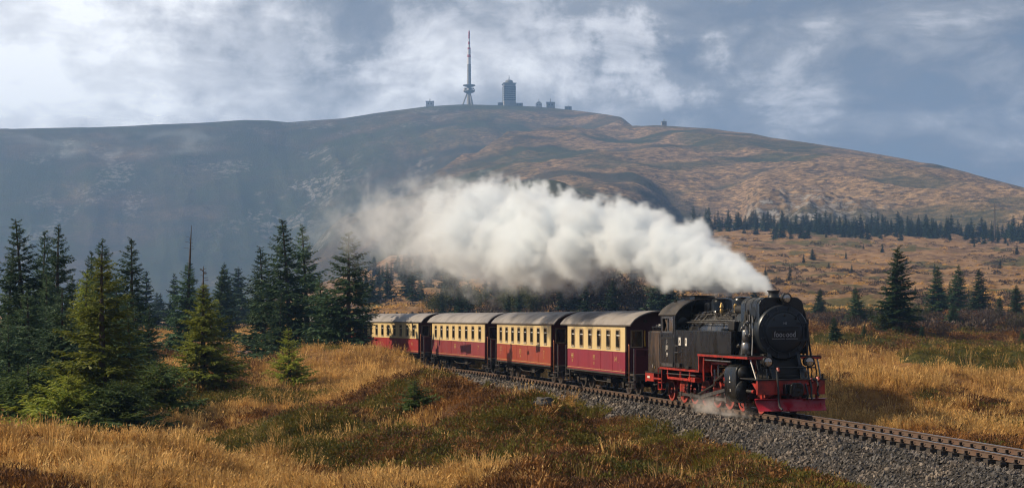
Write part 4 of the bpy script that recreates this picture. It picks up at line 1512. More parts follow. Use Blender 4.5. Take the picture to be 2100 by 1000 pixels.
def carriage(s_rear, s_front, n_win, red, label, texts, full=True):
    Lb = s_front - s_rear
    root = on_track('railway_carriage', (s_front + s_rear) / 2, Lb * 0.36)
    tag(root, label, 'carriage', 'carriages of the train')
    h, W = Lb / 2, 1.25
    z0, zs, ze = 0.86, 1.76, 2.86
    wz0, wz1 = 1.88, 2.63
    pitch = (Lb - 0.55) / n_win
    ww = min(0.56, pitch * 0.42)
    xs = [-h + 0.275 + pitch * (i + 0.5) for i in range(n_win)]
    for sg in (-1, 1):
        y0, y1 = sorted((sg * W, sg * (W - 0.05)))
        lp = MB().box(-h, h, y0, y1, z0, zs).build('lower_side_panel', red, root, smooth=0)
        MB().box(-h - 0.004, h + 0.004, *sorted((sg * (W + 0.012), sg * (W - 0.01))), z0 + 0.07, z0 + 0.085).build('trim_line', M['gold'], lp, smooth=0)
        for q in range(1, 5):
            xj = -h + Lb * q / 5
            MB().box(xj - .012, xj + .012, *sorted((sg * (W + .008), sg * (W - .01))), z0 + .09, zs - .02).build('panel_joint', red, lp, smooth=0)
        up = MB()
        up.box(-h, h, y0, y1, zs, wz0).box(-h, h, y0, y1, wz1, ze)
        edges = [-h] + [e for x in xs for e in (x - ww / 2, x + ww / 2)] + [h]
        for a, b in zip(edges[::2], edges[1::2]):
            up.box(a, b, y0, y1, wz0, wz1)
        up.build('upper_side_panel', M['cream'], root, smooth=0)
        MB().box(-h, h, *sorted((sg * (W + 0.015), sg * (W - 0.01))), zs - 0.015, zs + 0.012).build('waist_moulding', M['cream'], root, smooth=0)
        for x in xs:
            outer = round_rect(x - ww / 2 - .025, x + ww / 2 + .025, wz0 - .03, wz1 + .03, .10)
            inner = round_rect(x - ww / 2 + .03, x + ww / 2 - .03, wz0 + .03, wz1 - .03, .07)
            n = len(outer)
            ya, yb = sg * (W + 0.018), sg * (W - 0.045)
            fr = MB()
            fr.add([(p[0], ya, p[1]) for p in outer] + [(p[0], ya, p[1]) for p in inner] + [(p[0], yb, p[1]) for p in inner] + [(p[0], yb, p[1]) for p in outer],
                   [(i, (i + 1) % n, n + (i + 1) % n, n + i) for i in range(n)] + [(n + i, n + (i + 1) % n, 2 * n + (i + 1) % n, 2 * n + i) for i in range(n)]
                   + [(i, 3 * n + i, 3 * n + (i + 1) % n, (i + 1) % n) for i in range(n)])
            wo = fr.build('window', M['window_frame'], root, smooth=40)
            MB().prism(inner, 1, sg * (W - .030), sg * (W - .036)).build('pane', M['glass'], wo, smooth=0)
            MB().box(x - ww / 2 + .03, x + ww / 2 - .03, *sorted((sg * (W - .006), sg * (W - .028))), wz1 - .25, wz1 - .20).build('glazing_bar', M['window_bar'], wo, smooth=0)
            if sg < 0:
                MB().box(x - ww / 2 - .01, x + ww / 2 + .01, *sorted((sg * (W + .03), sg * (W - .01))), wz0 - .05, wz0 - .028).build('sill', M['window_bar'], wo, smooth=0)
    # roof
    ro = 0.95
    rp = arch(W + 0.10, ze - 0.01, 3.42)
    ri = [(y * 0.985, z - 0.05) for y, z in rp]
    rf = MB().prism(rp + ri[::-1], 0, -h - ro, h + ro).build('roof', M['roof'], root, smooth=30)
    for k in range(3):
        x = -h + Lb * (0.2 + 0.3 * k)
        v = MB().cyl((x, 0.25, 3.35), (x, 0.25, 3.47), .07, n=10)
        v.lathe([(.11, 3.47), (.11, 3.49), (.03, 3.53)], (x, 0.25, 0), 'Z', 10).build('roof_vent', M['dark'], rf)
    # ends, platforms
    for e in (-1, 1):
        xe = e * (h - 0.03)
        a, b = sorted((xe, xe - e * 0.05))
        ew = MB()
        top = [(y * 0.97, z - 0.06) for y, z in arch(W, ze, 3.42)]
        dy0, dy1 = -0.98, -0.52       # window opening on the camera's side of the door
        ew.box(a, b, -W + .05, dy0, z0, ze - .06).box(a, b, dy0, dy1, z0, 1.95).box(a, b, dy0, dy1, 2.6, ze - .06).box(a, b, dy1, W - .05, z0, ze - .06)
        ew.prism(top, 0, a, b)
        eo = ew.build('end_wall', M['end_red'], root, smooth=0)
        MB().box(a + .02, b - .02, dy0, dy1, 1.95, 2.6).build('end_pane', M['glass'], eo, smooth=0)
        wf = MB()
        for q in ((dy0 - .03, dy0 + .01, 1.92, 2.63), (dy1 - .01, dy1 + .03, 1.92, 2.63), (dy0, dy1, 1.92, 1.96), (dy0, dy1, 2.59, 2.63)):
            wf.box(a - .012, b + .012, *q)
        wf.build('end_window_frame', M['window_frame'], eo, smooth=0)
        MB().box(*sorted((e * h, e * (h + .035))), -.38, .38, z0, 2.6).build('end_door', M['end_red'], eo, bevel=.012)
        if e > 0:
            MB().tube([(e * (h + .02), -.43, 2.62), (e * (h + .04), -.44, 2.3), (e * (h + .03), -.42, 1.98)], .035, 6).build('curtain', M['yellow'], eo)
        pf = MB().box(*sorted((e * h, e * (h + ro - .1))), -1.1, 1.1, 0.80, 0.88)
        po = pf.build('platform', M['under'], root, smooth=0)
        rl = MB()
        for y in (-1.08, -.45, .45, 1.08):
            rl.tube([(e * (h + ro - .15), y, .85), (e * (h + ro - .15), y, 1.85)], .022, 6)
        rl.tube([(e * (h + ro - .15), -1.08, 1.85), (e * (h + ro - .15), 1.08, 1.85)], .025, 6)
        rl.box(*sorted((e * (h + ro - .16), e * (h + ro - .135))), -1.08, -.45, .9, 1.6).box(*sorted((e * (h + ro - .16), e * (h + ro - .135))), .45, 1.08, .9, 1.6)
        rl.build('platform_railing', M['end_red'], po, smooth=40)
        for y in (-1.12, 1.12):
            MB().tube([(e * (h + .12), y, .5), (e * (h + .12), y, 2.0), (e * (h + .07), y, 2.05)], .022, 6).build('handrail', M['rod_brown'] if e > 0 else M['steel'], po)
            MB().tube([(e * (h + ro - .2), y, .45), (e * (h + ro - .2), y, 1.9)], .02, 6).build('handrail', M['steel'], po)
            st = MB()
            for zz, yy in ((.30, 1.22), (.55, 1.17)):
                st.box(*sorted((e * (h + .12), e * (h + ro - .2))), *sorted((math.copysign(yy, y), math.copysign(yy - .24, y))), zz, zz + .03)
            st.box(*sorted((e * (h + .12), e * (h + .15))), *sorted((y, y * .93)), .3, .82).box(*sorted((e * (h + ro - .23), e * (h + ro - .2))), *sorted((y, y * .93)), .3, .82)
            st.build('step', M['steel'], po, smooth=0)
        cp = MB().cyl((e * (h + ro - .1), 0, .72), (e * (h + ro + .28), 0, .72), .07, n=10)
        cp.lathe([(.05, 0), (.17, 0.02 * e), (.17, .07 * e), (.1, .09 * e)], (e * (h + ro + .22), 0, .72), 'X', 14)
        cp.build('coupler', M['dark'], root)
        MB().tube([(e * (h + ro - .1), -.35, .75), (e * (h + ro + .1), -.36, .45), (e * (h + ro + .3), -.3, .5)], .03, 6).build('brake_hose', M['rubber'], root)
        MB().cyl((e * (h + ro - .1), -.7, 3.0), (e * (h + ro + .02), -.7, 3.0), .07, n=10).build('tail_lamp', M['dark'], root)
    # floor, seats, underframe
    MB().box(-h + .02, h - .02, -W + .06, W - .06, z0 + .02, z0 + .10).build('floor', M['interior'], root, smooth=0)
    for i in range(n_win):
        for y in (-.62, .62):
            sb = MB().box(xs[i] - pitch * .5 - .05, xs[i] - pitch * .5 + .06, y - .42, y + .42, z0 + .1, 1.98)
            sb.box(xs[i] - pitch * .5 - .28, xs[i] - pitch * .5 + .28, y - .42, y + .42, 1.28, 1.38)
            if full:
                sb.build('seat', M['interior'], root, smooth=0)
    uf = MB()
    for y in (-.95, .95):
        uf.box(-h - ro + .1, h + ro - .1, y - .04, y + .04, .66, .80)
    for e in (-1, 1):
        uf.box(*sorted((e * (h + ro - .1), e * (h + ro - .2))), -1.1, 1.1, .62, .80)
    for k in range(5):
        x = -h + Lb * (k + .5) / 5
        uf.box(x - .05, x + .05, -.95, .95, .62, .78)
    uf.build('underframe', M['under'], root, smooth=0)
    MB().box(-h, h, -W - .005, -W + .05, .79, .855).build('sole_bar', M['under'], root, smooth=0)
    tr_ = MB()
    for y in (-.9, .9):
        tr_.tube([(-h * .45, y, .68), (-h * .22, y, .42), (h * .22, y, .42), (h * .45, y, .68)], .022, 5)
    tr_.build('truss_rod', M['under'], root)
    MB().cyl((-.5, -.55, .52), (.5, -.55, .52), .17, n=14).build('air_tank', M['under'], root)
    MB().box(.8, 1.35, -.95, -.5, .38, .68).build('battery_box', M['under'], root, bevel=.015)
    ty, sp, hb, cw = wheel_parts(0.37)
    tym, hbm = ty.mesh('tyre'), MB().lathe([(.32, -.03), (.10, -.05), (.10, .05), (.32, .03)], (0, 0, 0), 'Y', 20).mesh('disc')
    tym.materials.append(M['steel'])
    hbm.materials.append(M['under'])
    for e in (-1, 1):
        xb = e * (h - 1.25 if Lb > 10 else h - .95)
        bg = MB()
        for y in (-.76, .76):
            bg.prism([(xb - .95, .42), (xb - .8, .34), (xb + .8, .34), (xb + .95, .42), (xb + .6, .52), (xb - .6, .52)], 1, y - .03, y + .03)
            for dx in (-.62, .62):
                bg.box(xb + dx - .13, xb + dx + .13, y - .09, y + .09, .26, .5)
                bg.cyl((xb + dx, y - .11, .37), (xb + dx, y + .11, .37), .07, n=10)
            for dx in (-.28, 0, .28):
                bg.cyl((xb + dx, y, .36), (xb + dx, y, .62), .055, n=8)
        bg.box(xb - .2, xb + .2, -.76, .76, .45, .60)
        bo = bg.build('bogie', M['under'], root, smooth=30)
        for dx in (-.62, .62):
            for y in (-.53, .53):
                w = obj('wheel', tym, None, bo)
                w.location = (xb + dx, y, .37)
                if y > 0:
                    w.rotation_euler = (0, 0, math.pi)
                d_ = obj('wheel_disc', hbm, None, bo)
                d_.location = (xb + dx, y, .37)
            MB().cyl((xb + dx, -.5, .37), (xb + dx, .5, .37), .06, n=8).build('axle', M['under'], bo)
    for body, u, z, size, sx in texts:
        lettering(root, body, -h + Lb * u, -W - .006, z, size * 1.25, M['gold'], -1, sx)
    return root


def coach_red(name, c, c2):
    return paint(name, c, 0.36, 0.0, c2, 0.8, 0.6, 0.06, 3, streak=True)


W_OFF = 1.25
c1 = (s_from_px(1164, W_OFF), s_from_px(1282, W_OFF))
c2 = (s_from_px(1019, W_OFF), s_from_px(1129, W_OFF))
c3 = (s_from_px(885, W_OFF), s_from_px(992, W_OFF))
c4f = s_from_px(856, W_OFF)
c4 = (c4f - 12.2, c4f)
c5 = (c4[0] - 3.6 - 12.2, c4[0] - 3.6)
print('carriages', c1, c2, c3, c4, c5)
carriage(*c1, 6, coach_red('crimson_carriage_paint', (0.25, 0.026, 0.048), (0.17, 0.026, 0.038)), 'crimson and cream carriage with six windows coupled behind the engine',
         (('HH', .095, 1.42, .26, .8), ('55', .095, 1.20, .13, 1), ('191', .49, 1.42, .26, .75), ('35', .49, 1.18, .13, 1), ('14', .85, 1.42, .26, 1), ('.', .90, 1.38, .2, 1), ('8', .94, 1.0, .1, 1)))
carriage(*c2, 8, coach_red('brick_red_carriage_paint', (0.30, 0.055, 0.032), (0.22, 0.046, 0.030)), 'brick red and cream carriage, second behind the engine',
         (('12', .085, 1.48, .26, .8), ('5', .085, 1.25, .15, 1), ('515', .47, 1.42, .26, .75), ('45', .47, 1.18, .13, 1), ('7', .89, 1.42, .26, 1), ('8', .89, 1.2, .13, 1)))
carriage(*c3, 8, coach_red('dull_plum_carriage_paint', (0.25, 0.050, 0.055), (0.17, 0.045, 0.046)), 'dull plum and cream carriage, third behind the engine',
         (('15', .085, 1.45, .28, .8), ('2', .085, 1.22, .15, 1), ('515', .47, 1.42, .28, .75), ('=', .47, 1.18, .13, 1), ('7', .89, 1.42, .28, 1)))
carriage(*c4, 8, coach_red('faded_red_carriage_paint', (0.31, 0.042, 0.042), (0.23, 0.036, 0.036)), 'red and cream carriage with its rear behind the dark spruce',
         (('15', .085, 1.45, .28, .8), ('113', .58, 1.42, .28, .75), ('6', .89, 1.42, .28, 1)), full=False)
carriage(*c5, 8, coach_red('red_rear_carriage_paint', (0.25, 0.028, 0.032), (0.19, 0.026, 0.026)), 'last carriage, glimpsed only through the dark spruce boughs', (), full=False)

# ------------------------------------------------------------------ steam locomotive
loco = on_track('steam_locomotive', -4.0, 3.5)
loco_c = -4.0
tag(loco, 'black tank steam locomotive with red frame and crimson snow plough', 'locomotive')
# s -> local x: local x = s + 4


def X_(s):
    return s + 4.0


K = M['black']
# frame and running gear
for y in (-.44, .44):
    MB().prism([(X_(-9.2), .62), (X_(-9.2), 1.05), (X_(1.4), 1.05), (X_(1.4), .72), (X_(.9), .55), (X_(-8), .50)], 1, y - .025, y + .025).build('frame_plate', M['red'], loco, smooth=0)
MB().box(X_(-9.0), X_(1.2), -.42, .42, .78, .98).build('frame_stay', M['dark'], loco, smooth=0)
DRV = [-7.30, -5.70, -4.60, -3.50, -2.40]
DRV = [-6.95, -5.80, -4.65, -3.50, -2.35]
ty, sp, hb, cw = wheel_parts(0.46, spokes=11)
big = [ty.mesh('tyre'), sp.mesh('spokes'), hb.mesh('hub'), cw.mesh('counterweight')]
ty, sp, hb, cw = wheel_parts(0.37, spokes=9)
small = [ty.mesh('tyre'), sp.mesh('spokes'), hb.mesh('hub')]
tyre_mat = paint('red_tyre_paint', (0.40, 0.05, 0.035), 0.45, 0.1, (0.22, 0.12, 0.09), 4.0, 0.8)
for me in (big[0], small[0]):
    me.materials.append(tyre_mat)
for me in big[1:] + small[1:]:
    me.materials.append(M['red'])


def wheel(parts, s, r):
    for y in (-.53, .53):
        w = obj('wheel', parts[0], None, loco)
        w.location = (X_(s), y, r)
        w.rotation_euler = (0, 0, 0 if y < 0 else math.pi)
        for me in parts[1:]:
            obj(me.name.split('.')[0], me, None, w)
    MB().cyl((X_(s), -.5, r), (X_(s), .5, r), .07, n=10).build('axle', M['dark'], loco)


for s in DRV:
    wheel(big, s, .46)
for s in (-8.35, -1.15, 0.45):
    wheel(small, s, .37)
for y in (-.70, .70):
    pins = [(X_(s), y, .30) for s in DRV]
    rod = MB()
    rod.box(X_(DRV[0]) - .05, X_(DRV[-1]) + .05, y - .02, y + .02, .25, .35)
    for p in pins:
        rod.cyl((p[0], y - .05, p[2]), (p[0], y + .05, p[2]), .10, n=14)
    rod.build('coupling_rod', M['steel'], loco, smooth=30)
    yy = y * 1.16
    rod = MB()
    a, b = Vector((X_(DRV[2]), yy, .30)), Vector((X_(-1.75), yy, .72))
    dd = (b - a).normalized()
    up = Vector((-dd.z, 0, dd.x))
    rod.add([a - up * .07 + Vector((0, k, 0)) for k in (-.02, .02)] + [a + up * .07 + Vector((0, k, 0)) for k in (-.02, .02)] + [b - up * .05 + Vector((0, k, 0)) for k in (-.02, .02)] + [b + up * .05 + Vector((0, k, 0)) for k in (-.02, .02)],
            [(0, 2, 6, 4), (1, 5, 7, 3), (0, 4, 5, 1), (2, 3, 7, 6), (0, 1, 3, 2), (4, 6, 7, 5)])
    rod.cyl((a.x, yy - .05, a.z), (a.x, yy + .05, a.z), .12, n=14)
    rod.build('connecting_rod', M['steel'], loco, smooth=30)
    cx = MB().box(X_(-1.95), X_(-1.55), yy - .08, yy + .08, .58, .86).box(X_(-2.2), X_(-1.0), yy - .05, yy + .05, .90, .97).box(X_(-2.2), X_(-1.0), yy - .05, yy + .05, .50, .56)
    cx.cyl((X_(-1.55), yy, .72), (X_(-.9), yy, .72), .04, n=10)
    cx.build('crosshead', M['steel'], loco, bevel=.01)
    vg = MB()
    vg.tube([(X_(-1.75), yy * 1.04, .55), (X_(-1.85), yy * 1.05, .95), (X_(-1.9), yy * 1.05, 1.38)], .03, 6)
    vg.tube([(X_(-2.95), yy * 1.06, .95), (X_(-2.2), yy * 1.06, 1.22), (X_(-1.0), yy * 1.04, 1.33)], .035, 6)
    vg.tube([(X_(-3.1), yy * 1.06, .78), (X_(-3.0), yy * 1.06, 1.05), (X_(-3.05), yy * 1.06, 1.32)], .05, 6)
    vg.tube([(X_(DRV[2]), yy * 1.09, .40), (X_(-3.1), yy * 1.07, .80)], .03, 6)
    vg.tube([(X_(-2.75), yy * 1.04, 1.0), (X_(-2.75), yy * 1.04, 1.62)], .03, 6)
    vg.build('valve_gear', M['steel'], loco)
    vr = MB()
    vr.box(X_(-2.95), X_(-1.55), *sorted((yy * 1.02, yy * 1.24)), 1.52, 1.68)
    vr.tube([(X_(-2.98), yy * 1.2, 1.62), (X_(-3.05), yy * 1.2, 1.3), (X_(-2.98), yy * 1.2, 1.1)], .04, 6)
    vr.build('valve_gear_bracket', M['red'], loco, bevel=.012)
    br = MB()
    for s in DRV[:4]:
        br.box(X_(s) + .46, X_(s) + .56, *sorted((y * .75, y * .9)), .3, .75)
    tag(br.build('brake_hanger', M['dark'], loco, smooth=0), kind='stuff')
    sp_ = MB()
    for s in DRV:
        for k in range(4):
            w_ = .34 - .06 * k
            sp_.box(X_(s) - w_, X_(s) + w_, *sorted((y * .8, y * .92)), .98 - .03 * k, 1.005 - .03 * k)
    tag(sp_.build('leaf_spring', M['dark'], loco, smooth=0), kind='stuff')

# cylinders
for sg in (-1, 1):
    yc = sg * .93
    cas = MB()
    prof = [(sg * .58, .40), (sg * .78, .31), (sg * 1.05, .31), (sg * 1.24, .45), (sg * 1.28, .62), (sg * 1.28, 1.34), (sg * 1.22, 1.50), (sg * 1.08, 1.58), (sg * .58, 1.58)]
    cas.prism(prof, 0, X_(-1.08), X_(-.04))
    co = cas.build('cylinder_block', K, loco, smooth=50, bevel=.03)
    MB().lathe([(.36, 0), (.37, .05), (.34, .09), (.22, .13), (.12, .15)], (X_(-.04), yc, .72), 'X', 28).build('cylinder_cover', K, co)
    MB().lathe([(.26, 0), (.27, .05), (.22, .12), (.1, .17), (.03, .19)], (X_(-.04), yc + sg * .02, 1.30), 'X', 24).build('valve_cover', K, co)
    tr = MB().cyl((X_(.1), yc, .72), (X_(.62), yc, .72), .055, n=12).cyl((X_(.62), yc, .72), (X_(.70), yc, .72), .05, n=12)
    tr.build('piston_tail_rod', M['steel'], co)
    MB().cyl((X_(.60), yc, .72), (X_(.74), yc, .72), .06, n=12).build('tail_rod_cap', M['red'], co)
    bt = MB()
    for k in range(12):
        a = 6.283 * k / 12
        bt.cyl((X_(0), yc + .32 * math.cos(a), .72 + .32 * math.sin(a)), (X_(.07), yc + .32 * math.cos(a), .72 + .32 * math.sin(a)), .02, n=6)
    tag(bt.build('cover_bolt', K, co, smooth=0), kind='stuff')
    dc = MB()
    for s in (-.95, -.5, -.1):
        dc.tube([(X_(s), yc, .33), (X_(s), yc, .22), (X_(s) + .2, yc, .16)], .022, 5)
    dc.build('drain_cock', M['dark'], co)
    if sg < 0:
        lettering(co, '8', X_(-.55), -1.284, 1.12, .17, M['white'])
        MB().box(X_(-.60), X_(-.50), -1.287, -1.283, .98, 1.02).build('label_plate', M['white'], co, smooth=0)
        lettering(co, '1L', X_(-.5), -1.284, .72, .12, M['white'])

# front: buffer beam, plough, deck
bb = MB().box(X_(1.46), X_(1.58), -1.17, 1.17, .66, 1.12).build('buffer_beam', M['red'], loco, bevel=.015)
MB().prism([(X_(1.10), 1.02), (X_(1.46), 1.02), (X_(1.46), .80)], 1, -1.17, -1.12).build('beam_gusset', M['red'], bb, smooth=0)
MB().prism([(X_(1.10), 1.02), (X_(1.46), 1.02), (X_(1.46), .80)], 1, 1.12, 1.17).build('beam_gusset', M['red'], bb, smooth=0)
MB().box(X_(.15), X_(1.64), -1.2, 1.2, 1.125, 1.16).build('front_deck', M['dark'], loco, bevel=.006)
pl = MB()
prof = [(1.50, .52), (1.52, .42), (1.56, .33), (1.64, .24), (1.74, .15), (1.70, .14), (1.60, .22), (1.52, .32), (1.48, .42), (1.46, .52)]
ny = 12
pv, pf = [], []
for j in range(ny + 1):
    y = -1.2 + 2.4 * j / ny
    sh = .16 * (1 - abs(y) / 1.2)
    flare = 1.0 - 0.05 * abs(y) / 1.2
    for (s, z) in prof:
        pv.append((X_(s) + sh, y * (0.96 + 0.06 * (z - .14) / .38), z))
n = len(prof)
for j in range(ny):
    for k in range(n):
        pf.append((j * n + k, j * n + (k + 1) % n, (j + 1) * n + (k + 1) % n, (j + 1) * n + k))
pf += [tuple(range(n))[::-1], tuple(range(ny * n, ny * n + n))]
pl.add(pv, pf)
po = pl.build('snow_plough', M['plough'], loco, smooth=40)
ps = MB()
for y in (-.95, -.35, .35, .95):
    ps.box(X_(1.36), X_(1.50), y - .03, y + .03, .35, .72)
ps.build('plough_bracket', M['red'], po, smooth=0)
MB().prism([(X_(1.43), .505), (X_(1.55), .505), (X_(1.71), .525), (X_(1.71), .535), (X_(1.43), .535)], 1, -1.21, 1.21).build('plough_top_edge', M['plough'], po, smooth=0)
cp = MB().cyl((X_(1.58), 0, .84), (X_(1.95), 0, .84), .10, n=14)
cp.prism([(-.22, .70), (-.14, .62), (.14, .62), (.22, .70), (.22, .98), (.14, 1.06), (-.14, 1.06), (-.22, .98)], 0, X_(1.95), X_(2.06))
cp.box(X_(1.58), X_(1.80), -.30, .30, .68, 1.0)
co = cp.build('coupler', K, loco, smooth=30, bevel=.015)
MB().cyl((X_(2.05), .02, .84), (X_(2.075), .02, .84), .07, n=14).build('coupler_eye', M['dark'], co)
for y, pts in ((-.46, [(1.60, 1.45), (1.66, 1.2), (1.72, .85), (1.74, .5), (1.82, .28), (1.98, .20)]), (.70, [(1.6, 1.1), (1.7, .85), (1.68, .62), (1.74, .5)]), (.92, [(1.6, 1.15), (1.72, .95), (1.66, .75), (1.74, .62)]), (.55, [(1.58, 1.0), (1.70, .80), (1.74, .64), (1.7, .5)])):
    ho = MB().tube([(X_(s), y + .06 * math.sin(3 * s), z) for s, z in pts], .035, 8).build('air_hose', M['rubber'], loco)
    MB().cyl((X_(pts[0][0]) - .05, y, pts[0][1] + .06), (X_(pts[0][0]) + .03, y, pts[0][1] - .05), .055, n=10).build('hose_valve', M['red'], ho)
fr = MB()
fr.tube([(X_(1.35), -1.12, 1.16), (X_(.95), -1.18, 1.83)], .028, 6)
fr.tube([(X_(1.35), 1.12, 1.16), (X_(.95), 1.18, 1.83)], .028, 6)
fr.build('deck_stay', M['steel'], loco)
ds = MB()
for y in (-.50, .50):
    ds.box(X_(.9) - .0, X_(.9) + .05, y - .06, y + .06, 1.9, 2.0)
    ds.add([(X_(1.4), y - .07, 1.16), (X_(1.4), y + .07, 1.16), (X_(1.34), y + .07, 1.16), (X_(1.34), y - .07, 1.16), (X_(.92), y - .05, 2.02), (X_(.92), y + .05, 2.02), (X_(.86), y + .05, 2.02), (X_(.86), y - .05, 2.02)],
           [(0, 1, 2, 3), (4, 7, 6, 5), (0, 4, 5, 1), (1, 5, 6, 2), (2, 6, 7, 3), (3, 7, 4, 0)])
ds.build('smokebox_stay', M['smokebox'], loco, smooth=0)
MB().tube([(X_(1.3), -.95, 1.52), (X_(1.34), -.4, 1.52), (X_(1.34), .4, 1.52), (X_(1.3), .95, 1.52)], .022, 6).build('front_handrail', M['smokebox'], loco)
MB().prism([(X_(.1), 1.16), (X_(.1), 1.95), (X_(.7), 1.95), (X_(.95), 1.35), (X_(.95), 1.16)], 1, -.62, .62).build('smokebox_saddle', M['dark'], loco, bevel=.03)
MB().tube([(X_(1.3), 1.2, 1.16), (X_(1.3), 1.2, 1.32)], .03, 8).build('lamp_iron', M['dark'], loco)
MB().box(X_(.55), X_(1.15), -.60, .60, 1.16, 1.26).build('deck_tool_box', M['dark'], loco, bevel=.02)
br = MB()
for y in (-1.0, -.86, .86, 1.02):
    br.tube([(X_(1.2), y, 1.16), (X_(1.18), y + .03, 1.4), (X_(1.05), y, 1.75)], .022, 6)
br.build('steam_pipe', M['dark'], loco)


def lamp(s, y, z, r, post):
    lo = MB().lathe([(r * .45, -.24), (r * .95, -.18), (r, -.02), (r, .05)], (X_(s), y, z), 'X', 24).build('headlamp', K, loco)
    MB().lathe([(r * .98, .03), (r * 1.12, .035), (r * 1.12, .085), (r * .95, .09), (r * .95, .03)], (X_(s), y, z), 'X', 24).build('lamp_rim', M['dark'], lo)
    MB().lathe([(r * .93, .055), (r * .6, .01), (r * .2, -.04)], (X_(s), y, z), 'X', 24).build('lamp_reflector', M['reflector'], lo)
    MB().lathe([(r * .94, .07), (r * .7, .095), (r * .3, .11), (.01, .115)], (X_(s), y, z), 'X', 24).build('lamp_lens', M['lamp_glass'], lo)
    MB().lathe([(.012, -.02), (.035, .01), (.04, .035), (.012, .06)], (X_(s), y, z - .01), 'X', 10).build('lamp_bulb', M['brass'], lo)
    if post:
        MB().tube([(X_(s) - .08, y, z - r * .9), (X_(s) - .06, y, z - .36), (X_(s) - .02, y, 1.16)], .03, 6).build('lamp_post', K, lo)
    else:
        MB().box(X_(s) - .2, X_(s), y - .06, y + .06, z - r - .06, z - r * .8).build('lamp_bracket', K, lo, smooth=0)


lamp(1.0, .06, 3.77, .15, False)
lamp(1.32, -.72, 1.71, .155, True)
lamp(1.32, .72, 1.71, .155, True)

# smokebox
ZB = 2.66
MB().lathe([(.84, -1.5), (.84, .80)], (X_(0), 0, ZB), 'X', 48).build('smokebox', M['smokebox'], loco)
rg = MB().lathe([(.84, .78), (.90, .78), (.90, .86), (.86, .92), (.70, .93), (.70, .88)], (X_(0), 0, ZB), 'X', 56).build('smokebox_ring', M['smokebox'], loco)
dp = [(.72, .90), (.715, .95), (.68, .97)]
for k in range(8):
    a = k / 7
    dp.append((.66 * math.cos(a * math.pi / 2) + .002, .965 + .10 * math.sin(a * math.pi / 2)))
door = MB().lathe(dp, (X_(0), 0, ZB), 'X', 56).build('smokebox_door', M['smokebox'], loco)
MB().lathe([(.685, .955), (.705, .985), (.665, .995), (.65, .97)], (X_(0), 0, ZB), 'X', 56).build('door_rim', M['smokebox'], door)
cl = MB()
for k in range(12):
    a = 6.283 * (k + .5) / 12
    u = Vector((0, math.cos(a), math.sin(a)))
    c = Vector((X_(.93), 0, ZB)) + u * .77
    cl.cyl(c, c + Vector((.05, 0, 0)), .035, n=8)
    t = Vector((0, -u.z, u.y))
    cl.add([c + u * q + t * p + Vector((x, 0, 0)) for x in (.02, .06) for q, p in ((-.16, -.022), (.05, -.022), (.05, .022), (-.16, .022))], [(0, 1, 2, 3), (4, 7, 6, 5), (0, 4, 5, 1), (1, 5, 6, 2), (2, 6, 7, 3), (3, 7, 4, 0)])
tag(cl.build('door_clamp', M['smokebox'], door, smooth=0), kind='stuff')
hg = MB()
for z in (ZB + .30, ZB - .26):
    hg.box(X_(1.0), X_(1.045), .40, .84, z - .03, z + .03)
hg.cyl((X_(.99), .82, ZB - .36), (X_(.99), .82, ZB + .42), .035, n=10)
hg.build('door_hinge', M['smokebox'], door, smooth=20)
hb_ = MB().cyl((X_(1.10), -.56, ZB + .17), (X_(1.10), .52, ZB + .17), .018, n=8)
for y in (-.5, .46):
    hb_.cyl((X_(.98), y, ZB + .17), (X_(1.10), y, ZB + .17), .018, n=8)
hb_.build('door_handrail', M['dark'], door)
MB().box(X_(1.075), X_(1.095), -.46, .44, ZB - .215, ZB - .20).build('plate_edge', M['plate_text'], door, smooth=0)
MB().box(X_(1.058), X_(1.078), -.44, .42, ZB - .19, ZB + .06).build('number_plate', M['dark'], door, smooth=0, bevel=.008)
lettering(door, 'foooood', X_(1.082), -.01, ZB - .07, .27, M['plate_text'], facing='front', sx=.80)
lettering(door, 'HS', X_(1.072), 0, ZB + .29, .10, M['plate_text'], facing='front')
dk = MB().cyl((X_(1.05), 0, ZB - .02), (X_(1.16), 0, ZB - .02), .04, n=10).cyl((X_(1.14), 0, ZB - .02), (X_(1.14), -.03, ZB - .30), .016, n=6)
dk.build('door_lock', M['dark'], door)
for y, z in ((0, .55), (-.38, .42), (.40, .44)):
    MB().cyl((X_(.98), y, ZB + z), (X_(1.06), y, ZB + z), .035, n=8).build('door_stud', M['dark'], door)
sh = MB()
prof = [(-.76, ZB), (-.78, 3.56), (-.72, 3.70), (-.56, 3.80), (.56, 3.80), (.72, 3.70), (.78, 3.56), (.76, ZB)]
sh.prism(prof, 0, X_(-.85), X_(.76))
sho = sh.build('smokebox_cowl', K, loco, smooth=40, bevel=.02)
for s in (-.45, .1, .55):
    MB().prism([(y * 1.012, z + .008 if z > 3 else z) for y, z in prof], 0, X_(s) - .025, X_(s) + .025).build('cowl_band', K, sho, smooth=40)
MB().lathe([(.22, -.02), (.24, .02), (.2, .05)], (X_(.30), -.775, 3.28), 'Y', 20).build('cowl_hatch', M['smokebox'], sho)
ch = MB().lathe([(.21, -.02), (.19, .04), (.17, .10), (.18, .19), (.215, .20), (.215, .235), (.16, .235), (.15, .05)], (X_(.12), 0, 3.80), 'Z', 28)
ch.build('chimney', K, loco)

# boiler, domes and fittings
MB().lathe([(.76, -6.1), (.76, -1.4)], (X_(0), 0, ZB - .04), 'X', 48).build('boiler', M['boiler'], loco)
bnd = MB()
for s in (-5.6, -4.9, -3.7, -2.6, -1.7):
    bnd.lathe([(.765, s - .03), (.775, s - .03), (.775, s + .03), (.765, s + .03)], (X_(0), 0, ZB - .04), 'X', 48)
bnd.build('boiler_band', M['boiler'], loco)


